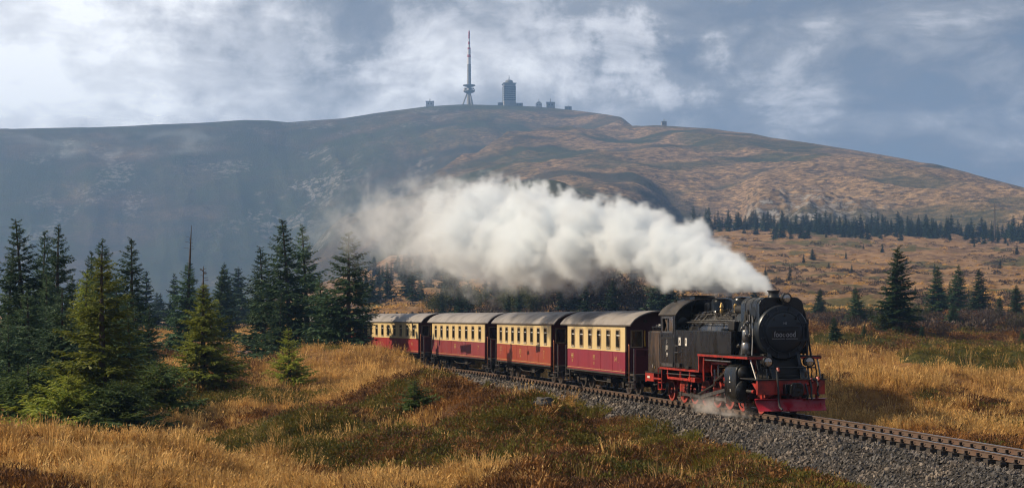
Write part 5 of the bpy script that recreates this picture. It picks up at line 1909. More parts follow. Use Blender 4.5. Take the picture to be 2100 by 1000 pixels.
def dome(s, r, top, name):
    z = 3.30
    d = MB().lathe([(r * 1.14, z - z), (r * 1.02, .06), (r, .12), (r, top - z - .20), (r * .96, top - z - .10), (r * .80, top - z - .03), (r * .45, top - z), (.01, top - z + .005)], (X_(s), 0, z), 'Z', 32)
    d.build(name, K, loco)


dome(-4.55, .40, 3.84, 'sand_dome')
dome(-2.60, .37, 3.87, 'steam_dome')
MB().box(X_(-5.55), X_(-5.05), -.34, .34, 3.25, 3.68).build('turret_box', K, loco, bevel=.08)
sv = MB().lathe([(.06, 0), (.07, .1), (.05, .14), (.08, .2), (.05, .28), (.02, .36)], (X_(-3.55), -.42, 3.30), 'Z', 12)
sv.build('safety_valve', M['brass'], loco)
MB().lathe([(.06, 0), (.06, .15), (.075, .16), (.075, .24), (.03, .30)], (X_(-2.15), -.45, 3.32), 'Z', 12).build('whistle', M['brass'], loco)
MB().cyl((X_(-1.85), -.45, 3.40), (X_(-1.25), -.45, 3.40), .16, n=16).build('turbo_generator', M['dark'], loco)
pp = [
    [(-6.05, -.70, 3.02), (-4.4, -.70, 3.02), (-2.0, -.71, 3.04), (-.9, -.80, 3.0)],
    [(-6.05, -.55, 3.22), (-5.0, -.52, 3.24), (-4.0, -.50, 3.26), (-3.6, -.60, 3.12), (-1.6, -.62, 3.12)],
    [(-4.2, -.35, 3.38), (-3.9, -.5, 3.28), (-3.3, -.62, 3.10), (-2.6, -.68, 2.98), (-2.4, -.74, 2.72)],
    [(-2.9, -.36, 3.40), (-2.6, -.52, 3.26), (-2.0, -.66, 3.06), (-1.5, -.80, 2.8), (-1.3, -.86, 2.2)],
    [(-3.55, -.42, 3.30), (-3.2, -.55, 3.18), (-2.4, -.58, 3.18), (-1.7, -.6, 3.2), (-1.1, -.86, 2.95), (-1.0, -.9, 2.0)],
    [(-5.2, -.72, 2.9), (-5.0, -.60, 3.14), (-4.7, -.35, 3.36)],
]
for p in pp:
    MB().tube([(X_(s), y, z) for s, y, z in p], .028, 6).build('boiler_pipe', M['steel'] if p[0][0] < -6 else M['dark'], loco)
hr = MB().tube([(X_(-6.0), -.86, 2.96), (X_(-1.2), -.86, 2.96)], .022, 6)
for s in (-5.5, -4.5, -3.5, -2.5, -1.5):
    hr.tube([(X_(s), -.86, 2.96), (X_(s), -.72, 2.92)], .018, 5)
hr.build('boiler_handrail', M['steel'], loco)
for k in range(12):
    rr = random.Random(370 + k)
    s = rr.uniform(-5.6, -1.6)
    a = rr.uniform(.5, 1.15)
    pts = [(X_(s + .12 * j * rr.uniform(-1, 1)), -math.cos(a + .16 * j) * .80, ZB - .04 + math.sin(a + .16 * j) * .80) for j in range(-2, 4)]
    MB().tube(pts, rr.uniform(.014, .026), 6).build('boiler_pipe', M['steel'] if k % 3 == 0 else M['dark'], loco)
for k in range(7):
    rr = random.Random(390 + k)
    s = -5.4 + .6 * k
    a = rr.uniform(.6, 1.1)
    c = Vector((X_(s), -math.cos(a) * .80, ZB - .04 + math.sin(a) * .80))
    v = MB().cyl(c, c + Vector((0, -.03, .10)), .035, n=8).cyl(c + Vector((-.07, -.03, .10)), c + Vector((.07, -.03, .10)), .02, n=6)
    v.build('boiler_valve', M['steel'] if k % 2 else M['dark'], loco)
MB().box(X_(-1.5), X_(-.95), -.98, -.72, 2.70, 3.02).build('feedwater_box', M['dark'], loco, bevel=.03)
# pump, pipes and valves ahead of the tank
ap = MB()
for z0_, z1_, r in ((1.95, 2.30, .17), (2.36, 2.72, .15)):
    ap.lathe([(r * .9, z0_), (r, z0_ + .03), (r, z1_ - .03), (r * .9, z1_)], (X_(.18), -.98, 0), 'Z', 18)
ap.cyl((X_(.18), -.98, 1.88), (X_(.18), -.98, 2.85), .06, n=10)
ap.build('air_pump', M['steel'], loco)
for k in range(9):
    rr = random.Random(70 + k)
    y = -rr.uniform(.84, 1.05)
    s = rr.uniform(-.45, .55)
    a = rr.uniform(-.25, .25)
    MB().tube([(X_(s), y, 1.9), (X_(s + a * .5), y + .05, 2.3), (X_(s + a), y + .08, 2.7), (X_(s + a - .1), -.80, 3.1 + rr.uniform(0, .3))], .03, 6).build('feed_pipe', M['dark'] if k % 3 else M['steel'], loco)
for k in range(8):
    rr = random.Random(170 + k)
    s, y, z = rr.uniform(-.45, .5), -rr.uniform(.9, 1.05), rr.uniform(1.95, 3.0)
    v = MB().cyl((X_(s), y - .06, z), (X_(s), y + .06, z), .05, n=8).cyl((X_(s), y, z - .05), (X_(s), y, z + .09), .03, n=8)
    v.build('valve', M['steel'], loco)
for k in range(5):
    rr = random.Random(270 + k)
    MB().tube([(X_(-.6 + .3 * k), .80, 3.2), (X_(-.5 + .3 * k), .95, 2.8), (X_(-.4 + .3 * k), .96, 2.3), (X_(-.3 + .3 * k), .98, 1.9)], .035, 6).build('feed_pipe', M['dark'], loco)
MB().cyl((X_(.35), .98, 1.95), (X_(.35), .98, 2.9), .14, n=16).build('feed_heater', M['dark'], loco)
MB().tube([(X_(.5), .82, 3.5), (X_(.55), .92, 3.2), (X_(.55), .95, 2.9)], .05, 8).build('lubricator', M['dark'], loco)

# side tanks, running board, valances
for sg in (-1, 1):
    ya, yb = sorted((sg * .66, sg * 1.25))
    tk = MB().prism([(X_(-6.07), 1.30), (X_(-3.58), 1.30), (X_(-3.58), 1.90), (X_(-.52), 1.90), (X_(-.52), 2.68), (X_(-6.07), 2.68)], 1, ya, yb)
    to = tk.build('side_tank', M['black_side'], loco, smooth=0, bevel=.018)
    rv = MB()
    for s in np.arange(-5.9, -.55, .22):
        for z in (2.62, 1.97):
            rv.cyl((X_(s), sg * 1.25, z), (X_(s), sg * 1.258, z), .012, n=5)
    tag(rv.build('rivet', M['black_side'], to, smooth=0), kind='stuff')
    MB().cyl((X_(-1.6), sg * .95, 2.68), (X_(-1.6), sg * .95, 2.76), .22, n=18).build('tank_filler', K, to)
    ya, yb = sorted((sg * .60, sg * 1.28))
    MB().box(X_(-3.62), X_(1.0), ya, yb, 1.862, 1.892).build('running_board', M['dark'], loco, smooth=0)
    MB().box(X_(-3.62), X_(1.02), *sorted((sg * 1.24, sg * 1.295)), 1.79, 1.86).build('running_board_valance', M['red'], loco, smooth=0)
    MB().box(X_(.985), X_(1.02), ya, yb, 1.79, 1.86).build('running_board_end', M['red'], loco, smooth=0)
    MB().box(X_(-3.575), X_(-3.50), ya, yb, 1.22, 1.86).build('step_plate', M['red'], loco, smooth=0)
    MB().box(X_(-7.75), X_(-3.50), *sorted((sg * 1.20, sg * 1.285)), 1.215, 1.285).build('lower_valance', M['red'], loco, smooth=0)
    vs = MB()
    vs.box(X_(-7.0), X_(-4.5), *sorted((sg * 1.16, sg * 1.24)), .86, .95)
    for s in (-7.0, -5.6, -4.6):
        vs.box(X_(s) - .04, X_(s) + .04, *sorted((sg * 1.18, sg * 1.24)), .92, 1.22)
    vs.box(X_(-4.8), X_(-4.1), *sorted((sg * .95, sg * 1.22)), .84, 1.0)
    vs.build('step_frame', M['red'], loco, bevel=.008)
    MB().tube([(X_(-7.1), sg * 1.22, 1.06), (X_(-4.0), sg * 1.22, 1.08)], .022, 6).build('brake_rod', M['steel'], loco)
    MB().tube([(X_(-3.2), sg * 1.2, 1.80), (X_(-3.2), sg * 1.22, 1.3), (X_(-3.22), sg * 1.2, .92)], .04, 6).build('hanger', M['red'], loco)
    MB().tube([(X_(-3.3), sg * 1.18, 1.66), (X_(-.7), sg * 1.18, 1.66)], .03, 8).build('reach_rod', M['steel'], loco)
    ld = MB()
    for q, z in enumerate((.42, .68)):
        ld.box(X_(-8.05), X_(-7.65), *sorted((sg * 1.05, sg * 1.25)), z, z + .03)
    for s in (-8.05, -7.67):
        ld.box(X_(s) - .02, X_(s) + .02, *sorted((sg * 1.2, sg * 1.24)), .42, 1.25)
    ld.build('cab_step', M['red'], loco, smooth=0)
    if sg < 0:
        MB().box(X_(-5.02), X_(-4.82), -1.256, -1.25, 2.12, 2.40).build('tank_plate', M['white'], to, smooth=0)
        lettering(to, '8', X_(-4.92), -1.257, 2.27, .2, M['dark'])
        MB().box(X_(-5.70), X_(-5.48), -1.256, -1.25, 2.12, 2.42).build('tank_plate', M['white'], to, smooth=0)
        lettering(to, 'A', X_(-5.60), -1.257, 2.26, .2, M['dark'])
        for z in (2.10, 1.86):
            MB().box(X_(-5.85), X_(-5.5), -1.36, -1.25, z, z + .03).build('tank_step', M['steel'], to, smooth=0)
        MB().box(X_(-5.8), X_(-5.4), -1.33, -1.25, 1.34, 1.48).build('tank_step', M['dark'], to, smooth=0)
        MB().box(X_(-4.8), X_(-4.5), -1.31, -1.25, 1.30, 1.40).build('tank_step', M['dark'], to, smooth=0)

# cab
cab_r, cab_f = X_(-7.72), X_(-6.09)
for sg in (-1, 1):
    ya, yb = sorted((sg * 1.25, sg * 1.21))
    cw_ = MB()
    cw_.box(cab_r, cab_f, ya, yb, 1.28, 2.60)
    for a, b in ((cab_r, cab_r + .22), (cab_f - .20, cab_f)):
        cw_.box(a, b, ya, yb, 2.60, 3.26)
    cw_.box(cab_r + .22, cab_f - .20, ya, yb, 3.14, 3.26)
    cb_ = cw_.build('cab_side', M['black_side'], loco, smooth=0, bevel=.01)
    wf = MB()
    x0, x1 = cab_r + .22, cab_f - .20
    for q in ((x0 - .03, x0 + .03, 2.57, 3.17), (x1 - .03, x1 + .03, 2.57, 3.17), (x0, x1, 2.57, 2.63), (x0, x1, 3.11, 3.17), ((x0 + x1) / 2 - .03, (x0 + x1) / 2 + .03, 2.6, 3.15)):
        wf.box(q[0], q[1], *sorted((sg * 1.265, sg * 1.225)), q[2], q[3])
    wo = wf.build('cab_window', M['steel'], cb_, smooth=0)
    MB().box((x0 + x1) / 2 + .02, x1, *sorted((sg * 1.24, sg * 1.235)), 2.6, 3.14).build('pane', M['glass'], wo, smooth=0)
    MB().tube([(x0 + .22, sg * 1.2, 2.62), (x0 + .32, sg * 1.16, 2.85), (x0 + .2, sg * 1.18, 3.1)], .05, 6).build('cab_curtain', M['interior'], wo)
    dr = MB().box(cab_r + .12, cab_f - .14, *sorted((sg * 1.275, sg * 1.25)), 1.42, 2.38).build('cab_door', M['black_side'], cb_, bevel=.012)
    MB().box(cab_r + .10, cab_f - .12, *sorted((sg * 1.30, sg * 1.25)), 2.36, 2.41).build('door_rail', M['dark'], dr, smooth=0)
    MB().box(cab_r + .2, cab_f - .2, *sorted((sg * 1.282, sg * 1.274)), 1.33, 1.45).build('door_sill', M['steel'], dr, smooth=0)
    for s in (cab_r - .03, cab_f + .02):
        MB().tube([(s, sg * 1.29, 1.5), (s, sg * 1.30, 2.5)], .018, 6).build('cab_handrail', M['steel'], cb_)
    if sg < 0:
        xm = (cab_r + cab_f) / 2
        lettering(dr, 'J01', xm, -1.278, 2.02, .24, M['white'])
        lettering(dr, '99', xm, -1.278, 1.76, .22, M['white'], sx=.8)
        lettering(dr, 'J.', xm, -1.278, 2.26, .16, M['white'])
ap_ = arch(1.29, 3.24, 3.84, 16)
ai = [(y * .985, z - .04) for y, z in ap_]
rf = MB().prism(ap_ + ai[::-1], 0, cab_r - .18, cab_f + .14).build('cab_roof', M['cab_roof'], loco, smooth=30)
MB().prism([(y * 1.0, z) for y, z in [(-.40, 3.74), (-.40, 3.93), (.40, 3.93), (.40, 3.74)]], 0, cab_r + .25, cab_f - .25).build('roof_vent', K, rf, bevel=.02)
MB().prism([(-.46, 3.925), (-.46, 3.955), (.46, 3.955), (.46, 3.925)], 0, cab_r + .18, cab_f - .18).build('vent_lid', M['dark'], rf, smooth=0)
for s in (cab_r + .05, cab_r + .15):
    MB().cyl((s, -.7, 3.60), (s, -.7, 3.80), .04, n=8).build('roof_stud', M['dark'], rf)
fw = MB().prism([(-1.21, 2.60)] + [(y * .96, z - .045) for y, z in arch(1.25, 3.24, 3.84, 16)] + [(1.21, 2.60)], 0, cab_f - .05, cab_f - .01)
fo = fw.build('cab_front', K, loco, smooth=0)
for y in (-.95, .95):
    MB().lathe([(.15, 0), (.18, .02), (.15, .04)], (cab_f - .01, y, 2.98), 'X', 18).build('front_window', M['smokebox'], fo)
    MB().lathe([(.14, .005), (.13, .03)], (cab_f - .01, y, 2.98), 'X', 18).build('window_pane', M['glass'], fo)
MB().prism([(-1.21, 2.60)] + [(y * .96, z - .045) for y, z in arch(1.25, 3.24, 3.84, 16)] + [(1.21, 2.60)], 0, cab_r + .01, cab_r + .05).build('cab_rear', K, loco, smooth=0)
MB().box(cab_r, cab_f, -1.2, 1.2, 1.24, 1.30).build('cab_floor', M['interior'], loco, smooth=0)
MB().lathe([(.70, 0), (.72, .3)], (cab_f - .4, 0, 2.3), 'X', 24).build('firebox_backhead', M['dark'], loco)

# bunker and rear beam
bk = MB().prism([(-1.22, 1.06), (-1.22, 2.58), (-1.16, 2.64), (1.16, 2.64), (1.22, 2.58), (1.22, 1.06)], 0, X_(-9.30), X_(-7.74))
bo = bk.build('bunker', M['bunker'], loco, bevel=.02)
bf = MB()
for k in range(8):
    s = -9.0 + 1.2 * k / 7
    bf.box(X_(s) - .015, X_(s) + .015, -1.15, -1.12, 2.64, 2.78)
bf.box(X_(-9.05), X_(-7.78), -1.16, -1.11, 2.76, 2.80)
bf.build('bunker_rail', K, bo, smooth=0)
cl = MB()
cr = random.Random(4)
v_, f_ = ico()
for k in range(70):
    c = Vector((X_(cr.uniform(-9.1, -7.9)), cr.uniform(-1.0, 1.0), 2.66 + cr.uniform(0, .16)))
    sz = cr.uniform(.07, .16)
    cl.add([c + Vector(tuple(p)) * sz * cr.uniform(.8, 1.1) for p in v_], [tuple(q) for q in f_])
tag(cl.build('coal', M['coal'], bo, smooth=0), kind='stuff')
MB().cyl((X_(-8.5), -1.225, 1.25), (X_(-8.5), -1.235, 1.25), .05, n=8).build('bunker_plug', M['brass'], bo)
lettering(bo, '1', X_(-8.75), -1.226, 1.28, .2, M['white'])
rb_ = MB().box(X_(-9.55), X_(-9.40), -1.25, 1.25, .66, 1.05)
rb_.box(X_(-9.5), X_(-8.55), -1.25, -1.19, .70, 1.05).box(X_(-9.5), X_(-8.55), 1.19, 1.25, .70, 1.05)
rbo = rb_.build('rear_beam', M['red'], loco, bevel=.012)
MB().box(X_(-9.55), X_(-7.7), -1.27, 1.27, 1.03, 1.062).build('rear_footplate', M['dark'], loco, smooth=0)
MB().box(X_(-9.25), X_(-8.95), -1.27, -1.25, .82, .90).build('rear_label', M['white'], rbo, smooth=0)
MB().box(X_(-8.55), X_(-7.7), -1.24, -1.18, .80, .86).build('rear_step_bar', M['red'], loco, smooth=0)
MB().cyl((X_(-9.85), 0, .80), (X_(-9.5), 0, .80), .09, n=12).build('rear_coupler', M['dark'], loco)

# ------------------------------------------------------------------ summit buildings
def summit(px, dist):
    x = (px - 1050) / 3300 * dist
    y = dist
    z = float(mountain_h(np.array([x]), np.array([y]))[0])
    return x, y, z


def crest(px):
    """highest seen point of the mountain on this bearing"""
    d = np.linspace(1500, 2900, 700)
    x = (px - 1050) / 3300 * d
    h = mountain_h(x, d)
    k = int(np.argmax((h - CAM_H) / d))
    return float(x[k]), float(d[k]), float(h[k])


PXM = 3300.0
tx, ty_, tz = crest(962)
tw = empty('transmitter_tower', (tx, ty_, tz - 2))
tag(tw, 'tall red and white banded transmitter tower on splayed legs at the summit', 'tower')
u = ty_ / PXM            # metres per pixel there
def hh_(y):              # picture row to height above the foot
    return CAM_H + (650 - y) * u - tz + 2
ft = 212
shaft = MB().lathe([(3.6, 0), (3.4, hh_(190)), (3.3, hh_(160)), (3.1, hh_(132))], (0, 0, 0), 'Z', 20).build('shaft', M['concrete'], tw)
for k in range(3):
    a = math.radians(25 + 120 * k + 30)
    for q in (0,):
        MB().cyl((11.5 * math.cos(a), 11.5 * math.sin(a), -1), (3.0 * math.cos(a), 3.0 * math.sin(a), hh_(190)), 1.3, 1.1, 10).build('leg', M['concrete'], tw)
MB().lathe([(4, hh_(191)), (7.5, hh_(190)), (9.5, hh_(188)), (9.5, hh_(186)), (7, hh_(185)), (7, hh_(183)), (8.5, hh_(182.5)), (8.5, hh_(181)), (4, hh_(180.5))], (0, 0, 0), 'Z', 28).build('lower_platform', M['slab'], tw)
MB().lathe([(3.5, hh_(178.5)), (8, hh_(177.5)), (10.5, hh_(176)), (10.5, hh_(174.6)), (5, hh_(174))], (0, 0, 0), 'Z', 28).build('upper_platform', M['slab'], tw)
for k in range(7):
    a = 6.283 * k / 7
    MB().cyl((8.2 * math.cos(a), 8.2 * math.sin(a), hh_(185)), (9.6 * math.cos(a), 9.6 * math.sin(a), hh_(184.6)), 1.5, 1.7, 14).build('dish_antenna', M['tower_white'], tw)
rows = [132, 125, 118, 112.5, 107.5, 102, 98, 92, 86, 80, 74, 63]
rads = [2.9, 2.9, 2.8, 2.8, 2.7, 2.5, 1.8, 1.7, 1.6, 1.4, 1.4, 0.7]
cols = ['tower_white', 'tower_white', 'tower_red', 'tower_white', 'tower_white', 'tower_red', 'tower_white', 'tower_red', 'tower_white', 'tower_red', 'tower_red']
for a, b, r0_, r1_, c in zip(rows[:-1], rows[1:], rads[:-1], rads[1:], cols):
    MB().lathe([(r0_, hh_(a)), (r0_ if a > 80 else r0_, hh_(b) if a > 76 else hh_(b) - 3), (r1_ if a < 76 else r0_, hh_(b))], (0, 0, 0), 'Z', 16).build('mast_band', M[c], tw)

hx, hy, hz_ = crest(1044)
hy -= 10
ho = empty('hotel_tower', (hx, hy, hz_ - 3), math.radians(9))
tag(ho, 'square grey hotel tower with a domed top floor on the summit', 'building')
u = hy / PXM
def h2(y):
    return CAM_H + (650 - y) * u - hz_ + 3
w = 9.8
MB().box(-w, w, -w, w, 0, h2(178)).build('wall', M['concrete'], ho, smooth=0)
MB().box(-w * .96, w * .96, -w * .96, w * .96, h2(178), h2(173)).build('upper_wall', M['slab'], ho, smooth=0)
MB().box(-w - 1, w + 1, -w - 1, w + 1, h2(173), h2(171.5)).build('roof', M['slab'], ho, smooth=0)
MB().lathe([(6.6, h2(171.5)), (6.6, h2(168)), (6.0, h2(166)), (4.4, h2(164.6)), (1.5, h2(163.8))], (0, 0, 0), 'Z', 18).build('radar_dome', M['slab'], ho)
MB().lathe([(.8, h2(165)), (.5, h2(155))], (0, 0, 0), 'Z', 8).build('mast', M['slab'], ho)
for fl in range(7):
    z = h2(208) + (h2(178) - h2(208)) * fl / 7
    MB().box(-w - .5, w + .5, -w - .5, w + .5, z + 3.0, z + 3.5).build('string_course', M['concrete'], ho, smooth=0)
    for k in range(5):
        cx_ = -w + 2 * w * (k + .5) / 5
        MB().box(cx_ - 1.8, cx_ + 1.8, -w - .25, -w + .2, z + .3, z + 2.6).build('window', M['win_dark'], ho, smooth=0)
        MB().box(-w - .25, -w + .2, cx_ - 1.5, cx_ + 1.5, z + .4, z + 2.6).build('window', M['win_dark'], ho, smooth=0)


def hut(px, half_w, top, foot, mat, label, shape='box', mast=None, name='summit_hut', depth=None):
    x, y, z = crest(px)
    u = y / PXM
    root = empty(name, (x, y - 4, z - 3))
    hz2 = CAM_H + (650 - top) * u - z + 3
    w = half_w * u
    d = depth or w
    MB().box(-w, w, -d, d, 0, hz2 * .9).build('wall', M[mat], root, smooth=0)
    if shape == 'dome':
        MB().lathe([(w * .8, hz2 * .9), (w * .75, hz2 * 1.0), (w * .5, hz2 * 1.15), (w * .1, hz2 * 1.22)], (0, 0, 0), 'Z', 18).build('dome', M['slab'], root)
    else:
        MB().box(-w * 1.05, w * 1.05, -d * 1.05, d * 1.05, hz2 * .9 + .02, hz2).build('roof', M['slab'], root, smooth=0)
    for k in (-.5, .2):
        MB().box(w * k, w * k + w * .28, -d - .15, -d + .1, hz2 * .5, hz2 * .72).build('window', M['win_dark'], root, smooth=0)
    if mast:
        MB().lathe([(.7, hz2 * .95), (.45, hz2 + (top - mast) * u)], (0, 0, 0), 'Z', 6).build('mast', M['slab'], root)
    tag(root, label, 'building')


hut(882, 8, 209, 218, 'tower_white', 'small white box hut with a mast left of the transmitter tower', mast=203)
hut(1028, 7, 212, 216, 'slab', 'low grey annex at the left foot of the hotel tower')
hut(1064, 8, 213, 217, 'concrete', 'low pale annex at the right foot of the hotel tower')
hut(1105, 6.5, 211.5, 219, 'tower_white', 'round topped hut with a mast right of the hotel tower', 'dome', 204)
hut(1129, 8.5, 211, 222, 'concrete', 'grey block with a mast, largest of the huts right of the hotel tower', mast=203)
hut(1165, 7, 220, 225, 'slab', 'lowest grey hut farthest down the summit slope', mast=217)
hut(1361, 5, 250, 262, 'concrete', 'lone square turret on the right-hand shoulder of the mountain', mast=245)

# ------------------------------------------------------------------ steam
def smoke_volume(name, origin, rz, size_min, size_max, res, build, dens, color, aniso, label):
    me = bpy.data.meshes.new(name)
    me.from_pydata([(0, 0, 0)], [], [])
    o = obj(name, me)
    o.location = origin
    o.rotation_euler = (0, 0, rz)
    m, nt, out = new_mat(name)
    v = N(nt, 'ShaderNodeVolumePrincipled')
    v.inputs['Color'].default_value = (*color, 1)
    v.inputs['Density'].default_value = dens
    v.inputs['Anisotropy'].default_value = aniso
    L(nt, v.outputs[0], out.inputs['Volume'])
    ng = bpy.data.node_groups.new(name, 'GeometryNodeTree')
    ng.interface.new_socket('Geometry', in_out='INPUT', socket_type='NodeSocketGeometry')
    ng.interface.new_socket('Geometry', in_out='OUTPUT', socket_type='NodeSocketGeometry')
    N(ng, 'NodeGroupInput')
    go = N(ng, 'NodeGroupOutput')
    vc = N(ng, 'GeometryNodeVolumeCube')
    vc.inputs['Min'].default_value = size_min
    vc.inputs['Max'].default_value = size_max
    for a, r in zip('XYZ', res):
        vc.inputs['Resolution ' + a].default_value = r
    pos = N(ng, 'GeometryNodeInputPosition')
    L(ng, build(ng, pos.outputs[0]), vc.inputs['Density'])
    sm = N(ng, 'GeometryNodeSetMaterial')
    sm.inputs['Material'].default_value = m
    L(ng, vc.outputs[0], sm.inputs[0])
    L(ng, sm.outputs[0], go.inputs[0])
    o.modifiers.new('steam', 'NODES').node_group = ng
    me.materials.append(m)
    tag(o, label, 'steam', kind='stuff')
    return o


CH = Vector((*[float(q) for q in track_pt(0.12)], 3.97))
PTH = math.radians(20.0)
EDGE = [(1578, 588, 603), (1560, 562, 602), (1530, 540, 604), (1500, 520, 606), (1430, 470, 603), (1350, 437, 592), (1280, 412, 584), (1200, 405, 588), (1100, 372, 606), (1000, 388, 608), (920, 368, 602), (860, 358, 590), (780, 372, 565), (700, 400, 545), (650, 440, 530)]
PL = []
for px, t_, b_ in EDGE:
    b = (px - 1050) / 3300
    uu = (CH.x - b * CH.y) / (math.sin(PTH) + b * math.cos(PTH))
    Y = CH.y + uu * math.cos(PTH)
    PL.append((uu, CAM_H + (650 - (t_ + b_) / 2) / 3300 * Y - CH.z, (b_ - t_) / 2 / 3300 * Y))
UMAX = PL[-1][0] + 4
print('plume', PL)


def curve_node(ng, x, pts, lo, hi):
    """a smooth curve through (x, value) points"""
    mr = N(ng, 'ShaderNodeMapRange')
    L(ng, x, mr.inputs[0])
    mr.inputs[1].default_value = 0.0
    mr.inputs[2].default_value = UMAX
    fc = N(ng, 'ShaderNodeFloatCurve')
    L(ng, mr.outputs[0], fc.inputs['Value'])
    c = fc.mapping.curves[0]
    pts = [(min(max(p / UMAX, 0), 1), (v - lo) / (hi - lo)) for p, v in pts]
    c.points[0].location = pts[0]
    c.points[1].location = pts[-1]
    for p in pts[1:-1]:
        c.points.new(*p)
    for p in c.points:
        p.handle_type = 'AUTO_CLAMPED'
    fc.mapping.update()
    return math_node(ng, 'ADD', math_node(ng, 'MULTIPLY', fc.outputs[0], hi - lo), lo)


def plume_field(ng, pos):
    sep0 = N(ng, 'ShaderNodeSeparateXYZ')
    L(ng, pos, sep0.inputs[0])
    u0 = sep0.outputs[0]
    R0 = curve_node(ng, u0, [(p[0], p[2]) for p in PL], 0, 6)
    # billows: displaced lookup, coarse then fine, scaled to the plume's size
    def warp(vec, scale, amp, detail):
        n = noise(ng, vec, scale, detail, 0.55)
        s = N(ng, 'ShaderNodeVectorMath', operation='SUBTRACT')
        L(ng, n.outputs['Color'], s.inputs[0])
        s.inputs[1].default_value = (.5, .5, .5)
        k = N(ng, 'ShaderNodeVectorMath', operation='SCALE')
        L(ng, s.outputs[0], k.inputs[0])
        a_ = math_node(ng, 'MULTIPLY', R0, amp)
        L(ng, a_, k.inputs['Scale'])
        a = N(ng, 'ShaderNodeVectorMath', operation='ADD')
        L(ng, vec, a.inputs[0])
        L(ng, k.outputs[0], a.inputs[1])
        return a.outputs[0]
    p1 = warp(pos, 0.28, 1.5, 2.0)
    p2 = warp(p1, 0.9, 0.55, 2.0)
    sep = N(ng, 'ShaderNodeSeparateXYZ')
    L(ng, p2, sep.inputs[0])
    zc = curve_node(ng, sep.outputs[0], [(p[0], p[1]) for p in PL], -1, 14)
    R = curve_node(ng, sep.outputs[0], [(p[0], p[2]) for p in PL], 0, 6)
    dz = math_node(ng, 'SUBTRACT', sep.outputs[2], zc)
    r = math_node(ng, 'POWER', math_node(ng, 'ADD', math_node(ng, 'MULTIPLY', dz, dz), math_node(ng, 'MULTIPLY', sep.outputs[1], sep.outputs[1])), 0.5)
    q = math_node(ng, 'DIVIDE', r, math_node(ng, 'MAXIMUM', R, 0.05))
    vo = N(ng, 'ShaderNodeTexVoronoi', feature='SMOOTH_F1')
    L(ng, p1, vo.inputs['Vector'])
    vo.inputs['Scale'].default_value = 0.55
    vo.inputs['Smoothness'].default_value = 0.35
    vo2 = N(ng, 'ShaderNodeTexVoronoi', feature='SMOOTH_F1')
    L(ng, p2, vo2.inputs['Vector'])
    vo2.inputs['Scale'].default_value = 1.5
    vo2.inputs['Smoothness'].default_value = 0.3
    fb = noise(ng, p2, 0.8, 4.0, 0.6).outputs['Fac']
    q = math_node(ng, 'ADD', q, math_node(ng, 'MULTIPLY', math_node(ng, 'SUBTRACT', vo.outputs['Distance'], 0.45), 0.42))
    q = math_node(ng, 'ADD', q, math_node(ng, 'MULTIPLY', math_node(ng, 'SUBTRACT', vo2.outputs['Distance'], 0.45), 0.34))
    fb2 = noise(ng, pos, 2.6, 3.0, 0.65).outputs['Fac']
    q = math_node(ng, 'ADD', q, math_node(ng, 'MULTIPLY', math_node(ng, 'SUBTRACT', fb2, 0.5), 0.85))
    age = map_range(ng, u0, 26.0, 54.0, 0.0, 1.0)
    q = math_node(ng, 'ADD', q, math_node(ng, 'MULTIPLY', math_node(ng, 'SUBTRACT', fb, 0.5), math_node(ng, 'ADD', math_node(ng, 'MULTIPLY', age, 2.4), 0.5)))
    torn = noise(ng, p1, 0.5, 5.0, 0.62, 0.8).outputs['Fac']
    torn = math_node(ng, 'ADD', math_node(ng, 'MULTIPLY', math_node(ng, 'SUBTRACT', map_range(ng, torn, 0.46, 0.60), 1.0), map_range(ng, u0, 14.0, 40.0)), 1.0)
    soft = math_node(ng, 'ADD', math_node(ng, 'MULTIPLY', age, 0.55), 0.10)
    under = map_range(ng, math_node(ng, 'DIVIDE', dz, math_node(ng, 'MAXIMUM', R, 0.05)), 0.1, -0.9, 0.0, 1.0)
    soft = math_node(ng, 'ADD', soft, math_node(ng, 'MULTIPLY', under, map_range(ng, u0, 4.0, 20.0, 0.0, 0.5)))
    d = math_node(ng, 'DIVIDE', math_node(ng, 'SUBTRACT', 0.98, q), soft, clamp=True)
    d = math_node(ng, 'MULTIPLY', math_node(ng, 'MULTIPLY', d, d), torn)
    fade = math_node(ng, 'MULTIPLY', map_range(ng, u0, 18.0, 42.0, 1.0, 0.12), map_range(ng, u0, 42.0, 64.0, 1.0, 0.4))
    fade2 = map_range(ng, u0, UMAX - 9, UMAX, 1.0, 0.0)
    start = map_range(ng, u0, -0.3, 0.15, 0.0, 1.0)
    dens0 = map_range(ng, u0, 0.0, 8.0, 2.2, 1.0)
    d = math_node(ng, 'MULTIPLY', d, math_node(ng, 'MULTIPLY', fade, fade2))
    return math_node(ng, 'MULTIPLY', d, math_node(ng, 'MULTIPLY', start, dens0))


# local x runs back along the plume
rzp = math.atan2(math.cos(PTH), -math.sin(PTH))
smoke_volume('steam_plume', CH, rzp, (-0.6, -4.3, -1.7), (UMAX, 4.3, 9.6), (590, 72, 94), plume_field, 2.6, (0.93, 0.966, 1.0), 0.0,
             'white billowing plume of steam trailing back from the chimney over the carriages')


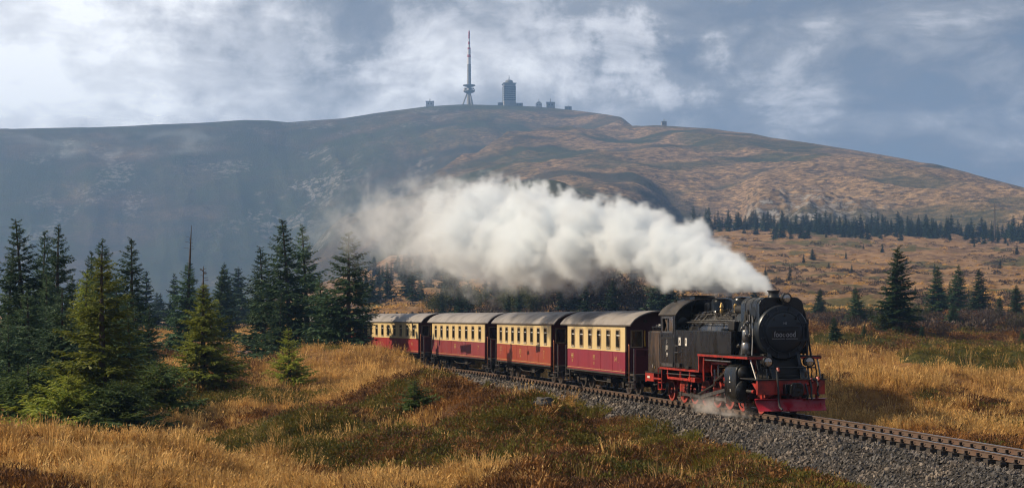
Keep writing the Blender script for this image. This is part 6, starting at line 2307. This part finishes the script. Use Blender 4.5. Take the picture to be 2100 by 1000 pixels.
def wisp_field(ng, pos):
    sep = N(ng, 'ShaderNodeSeparateXYZ')
    L(ng, pos, sep.inputs[0])
    n = noise(ng, pos, 1.6, 5.0, 0.6, 0.6).outputs['Fac']
    f = map_range(ng, n, 0.42, 0.75)
    z = map_range(ng, sep.outputs[2], 0.75, 0.0, 0.0, 1.0)
    y = map_range(ng, math_node(ng, 'ABSOLUTE', sep.outputs[1]), 0.45, 0.1, 0.0, 1.0)
    x = math_node(ng, 'MULTIPLY', map_range(ng, sep.outputs[0], 0.0, 1.0), map_range(ng, sep.outputs[0], 5.6, 3.8))
    return math_node(ng, 'MULTIPLY', math_node(ng, 'MULTIPLY', f, z), math_node(ng, 'MULTIPLY', x, y))


wx, wy = track_pt(-4.9, 1.0)
hd = track_heading(-3)
smoke_volume('wheel_steam', (float(wx), float(wy), -0.16), math.atan2(-math.cos(hd), math.sin(hd)), (0, -.5, 0), (5.6, .5, .8), (112, 20, 18), wisp_field, 2.2, (0.93, 0.90, 0.88), 0.1,
             'thin wisps of steam curling round the driving wheels')


def mist_field(ng, pos):
    sep = N(ng, 'ShaderNodeSeparateXYZ')
    L(ng, pos, sep.inputs[0])
    mp = N(ng, 'ShaderNodeVectorMath', operation='MULTIPLY')
    L(ng, pos, mp.inputs[0])
    mp.inputs[1].default_value = (0.55, 0.6, 1.3)
    n = noise(ng, mp.outputs[0], 0.022, 5.0, 0.6, 1.2).outputs['Fac']
    f = map_range(ng, n, 0.50, 0.74)
    x = math_node(ng, 'MULTIPLY', map_range(ng, sep.outputs[0], -190.0, -90.0), map_range(ng, sep.outputs[0], 190.0, 90.0))
    y = map_range(ng, math_node(ng, 'ABSOLUTE', sep.outputs[1]), 60.0, 20.0)
    z = math_node(ng, 'MULTIPLY', map_range(ng, sep.outputs[2], -75.0, -10.0), map_range(ng, sep.outputs[2], 42.0, 18.0))
    return math_node(ng, 'MULTIPLY', math_node(ng, 'MULTIPLY', f, z), math_node(ng, 'MULTIPLY', x, y))


smoke_volume('mist', (-620.0, 2480.0, 262.0), 0.0, (-190, -60, -75), (190, 60, 42), (76, 24, 40), mist_field, 0.012, (0.9, 0.95, 1.0), 0.1,
             'shreds of mist drifting along the mountain crest at left')
# ------------------------------------------------------------------ haze
hz = MB().box(-4250, 4250, -4250, 4250, -60, 540).build('haze', None, smooth=0)
hm, hnt, hout = new_mat('haze_air')
pv = N(hnt, 'ShaderNodeVolumePrincipled')
pv.inputs['Color'].default_value = (0.31, 0.56, 1.0, 1)
pv.inputs['Density'].default_value = 0.00021
pv.inputs['Anisotropy'].default_value = 0.2
L(hnt, pv.outputs[0], hout.inputs['Volume'])
hz.data.materials.append(hm)
tag(hz, 'thin bluish haze in the air over the moor and mountain', 'haze', kind='stuff')
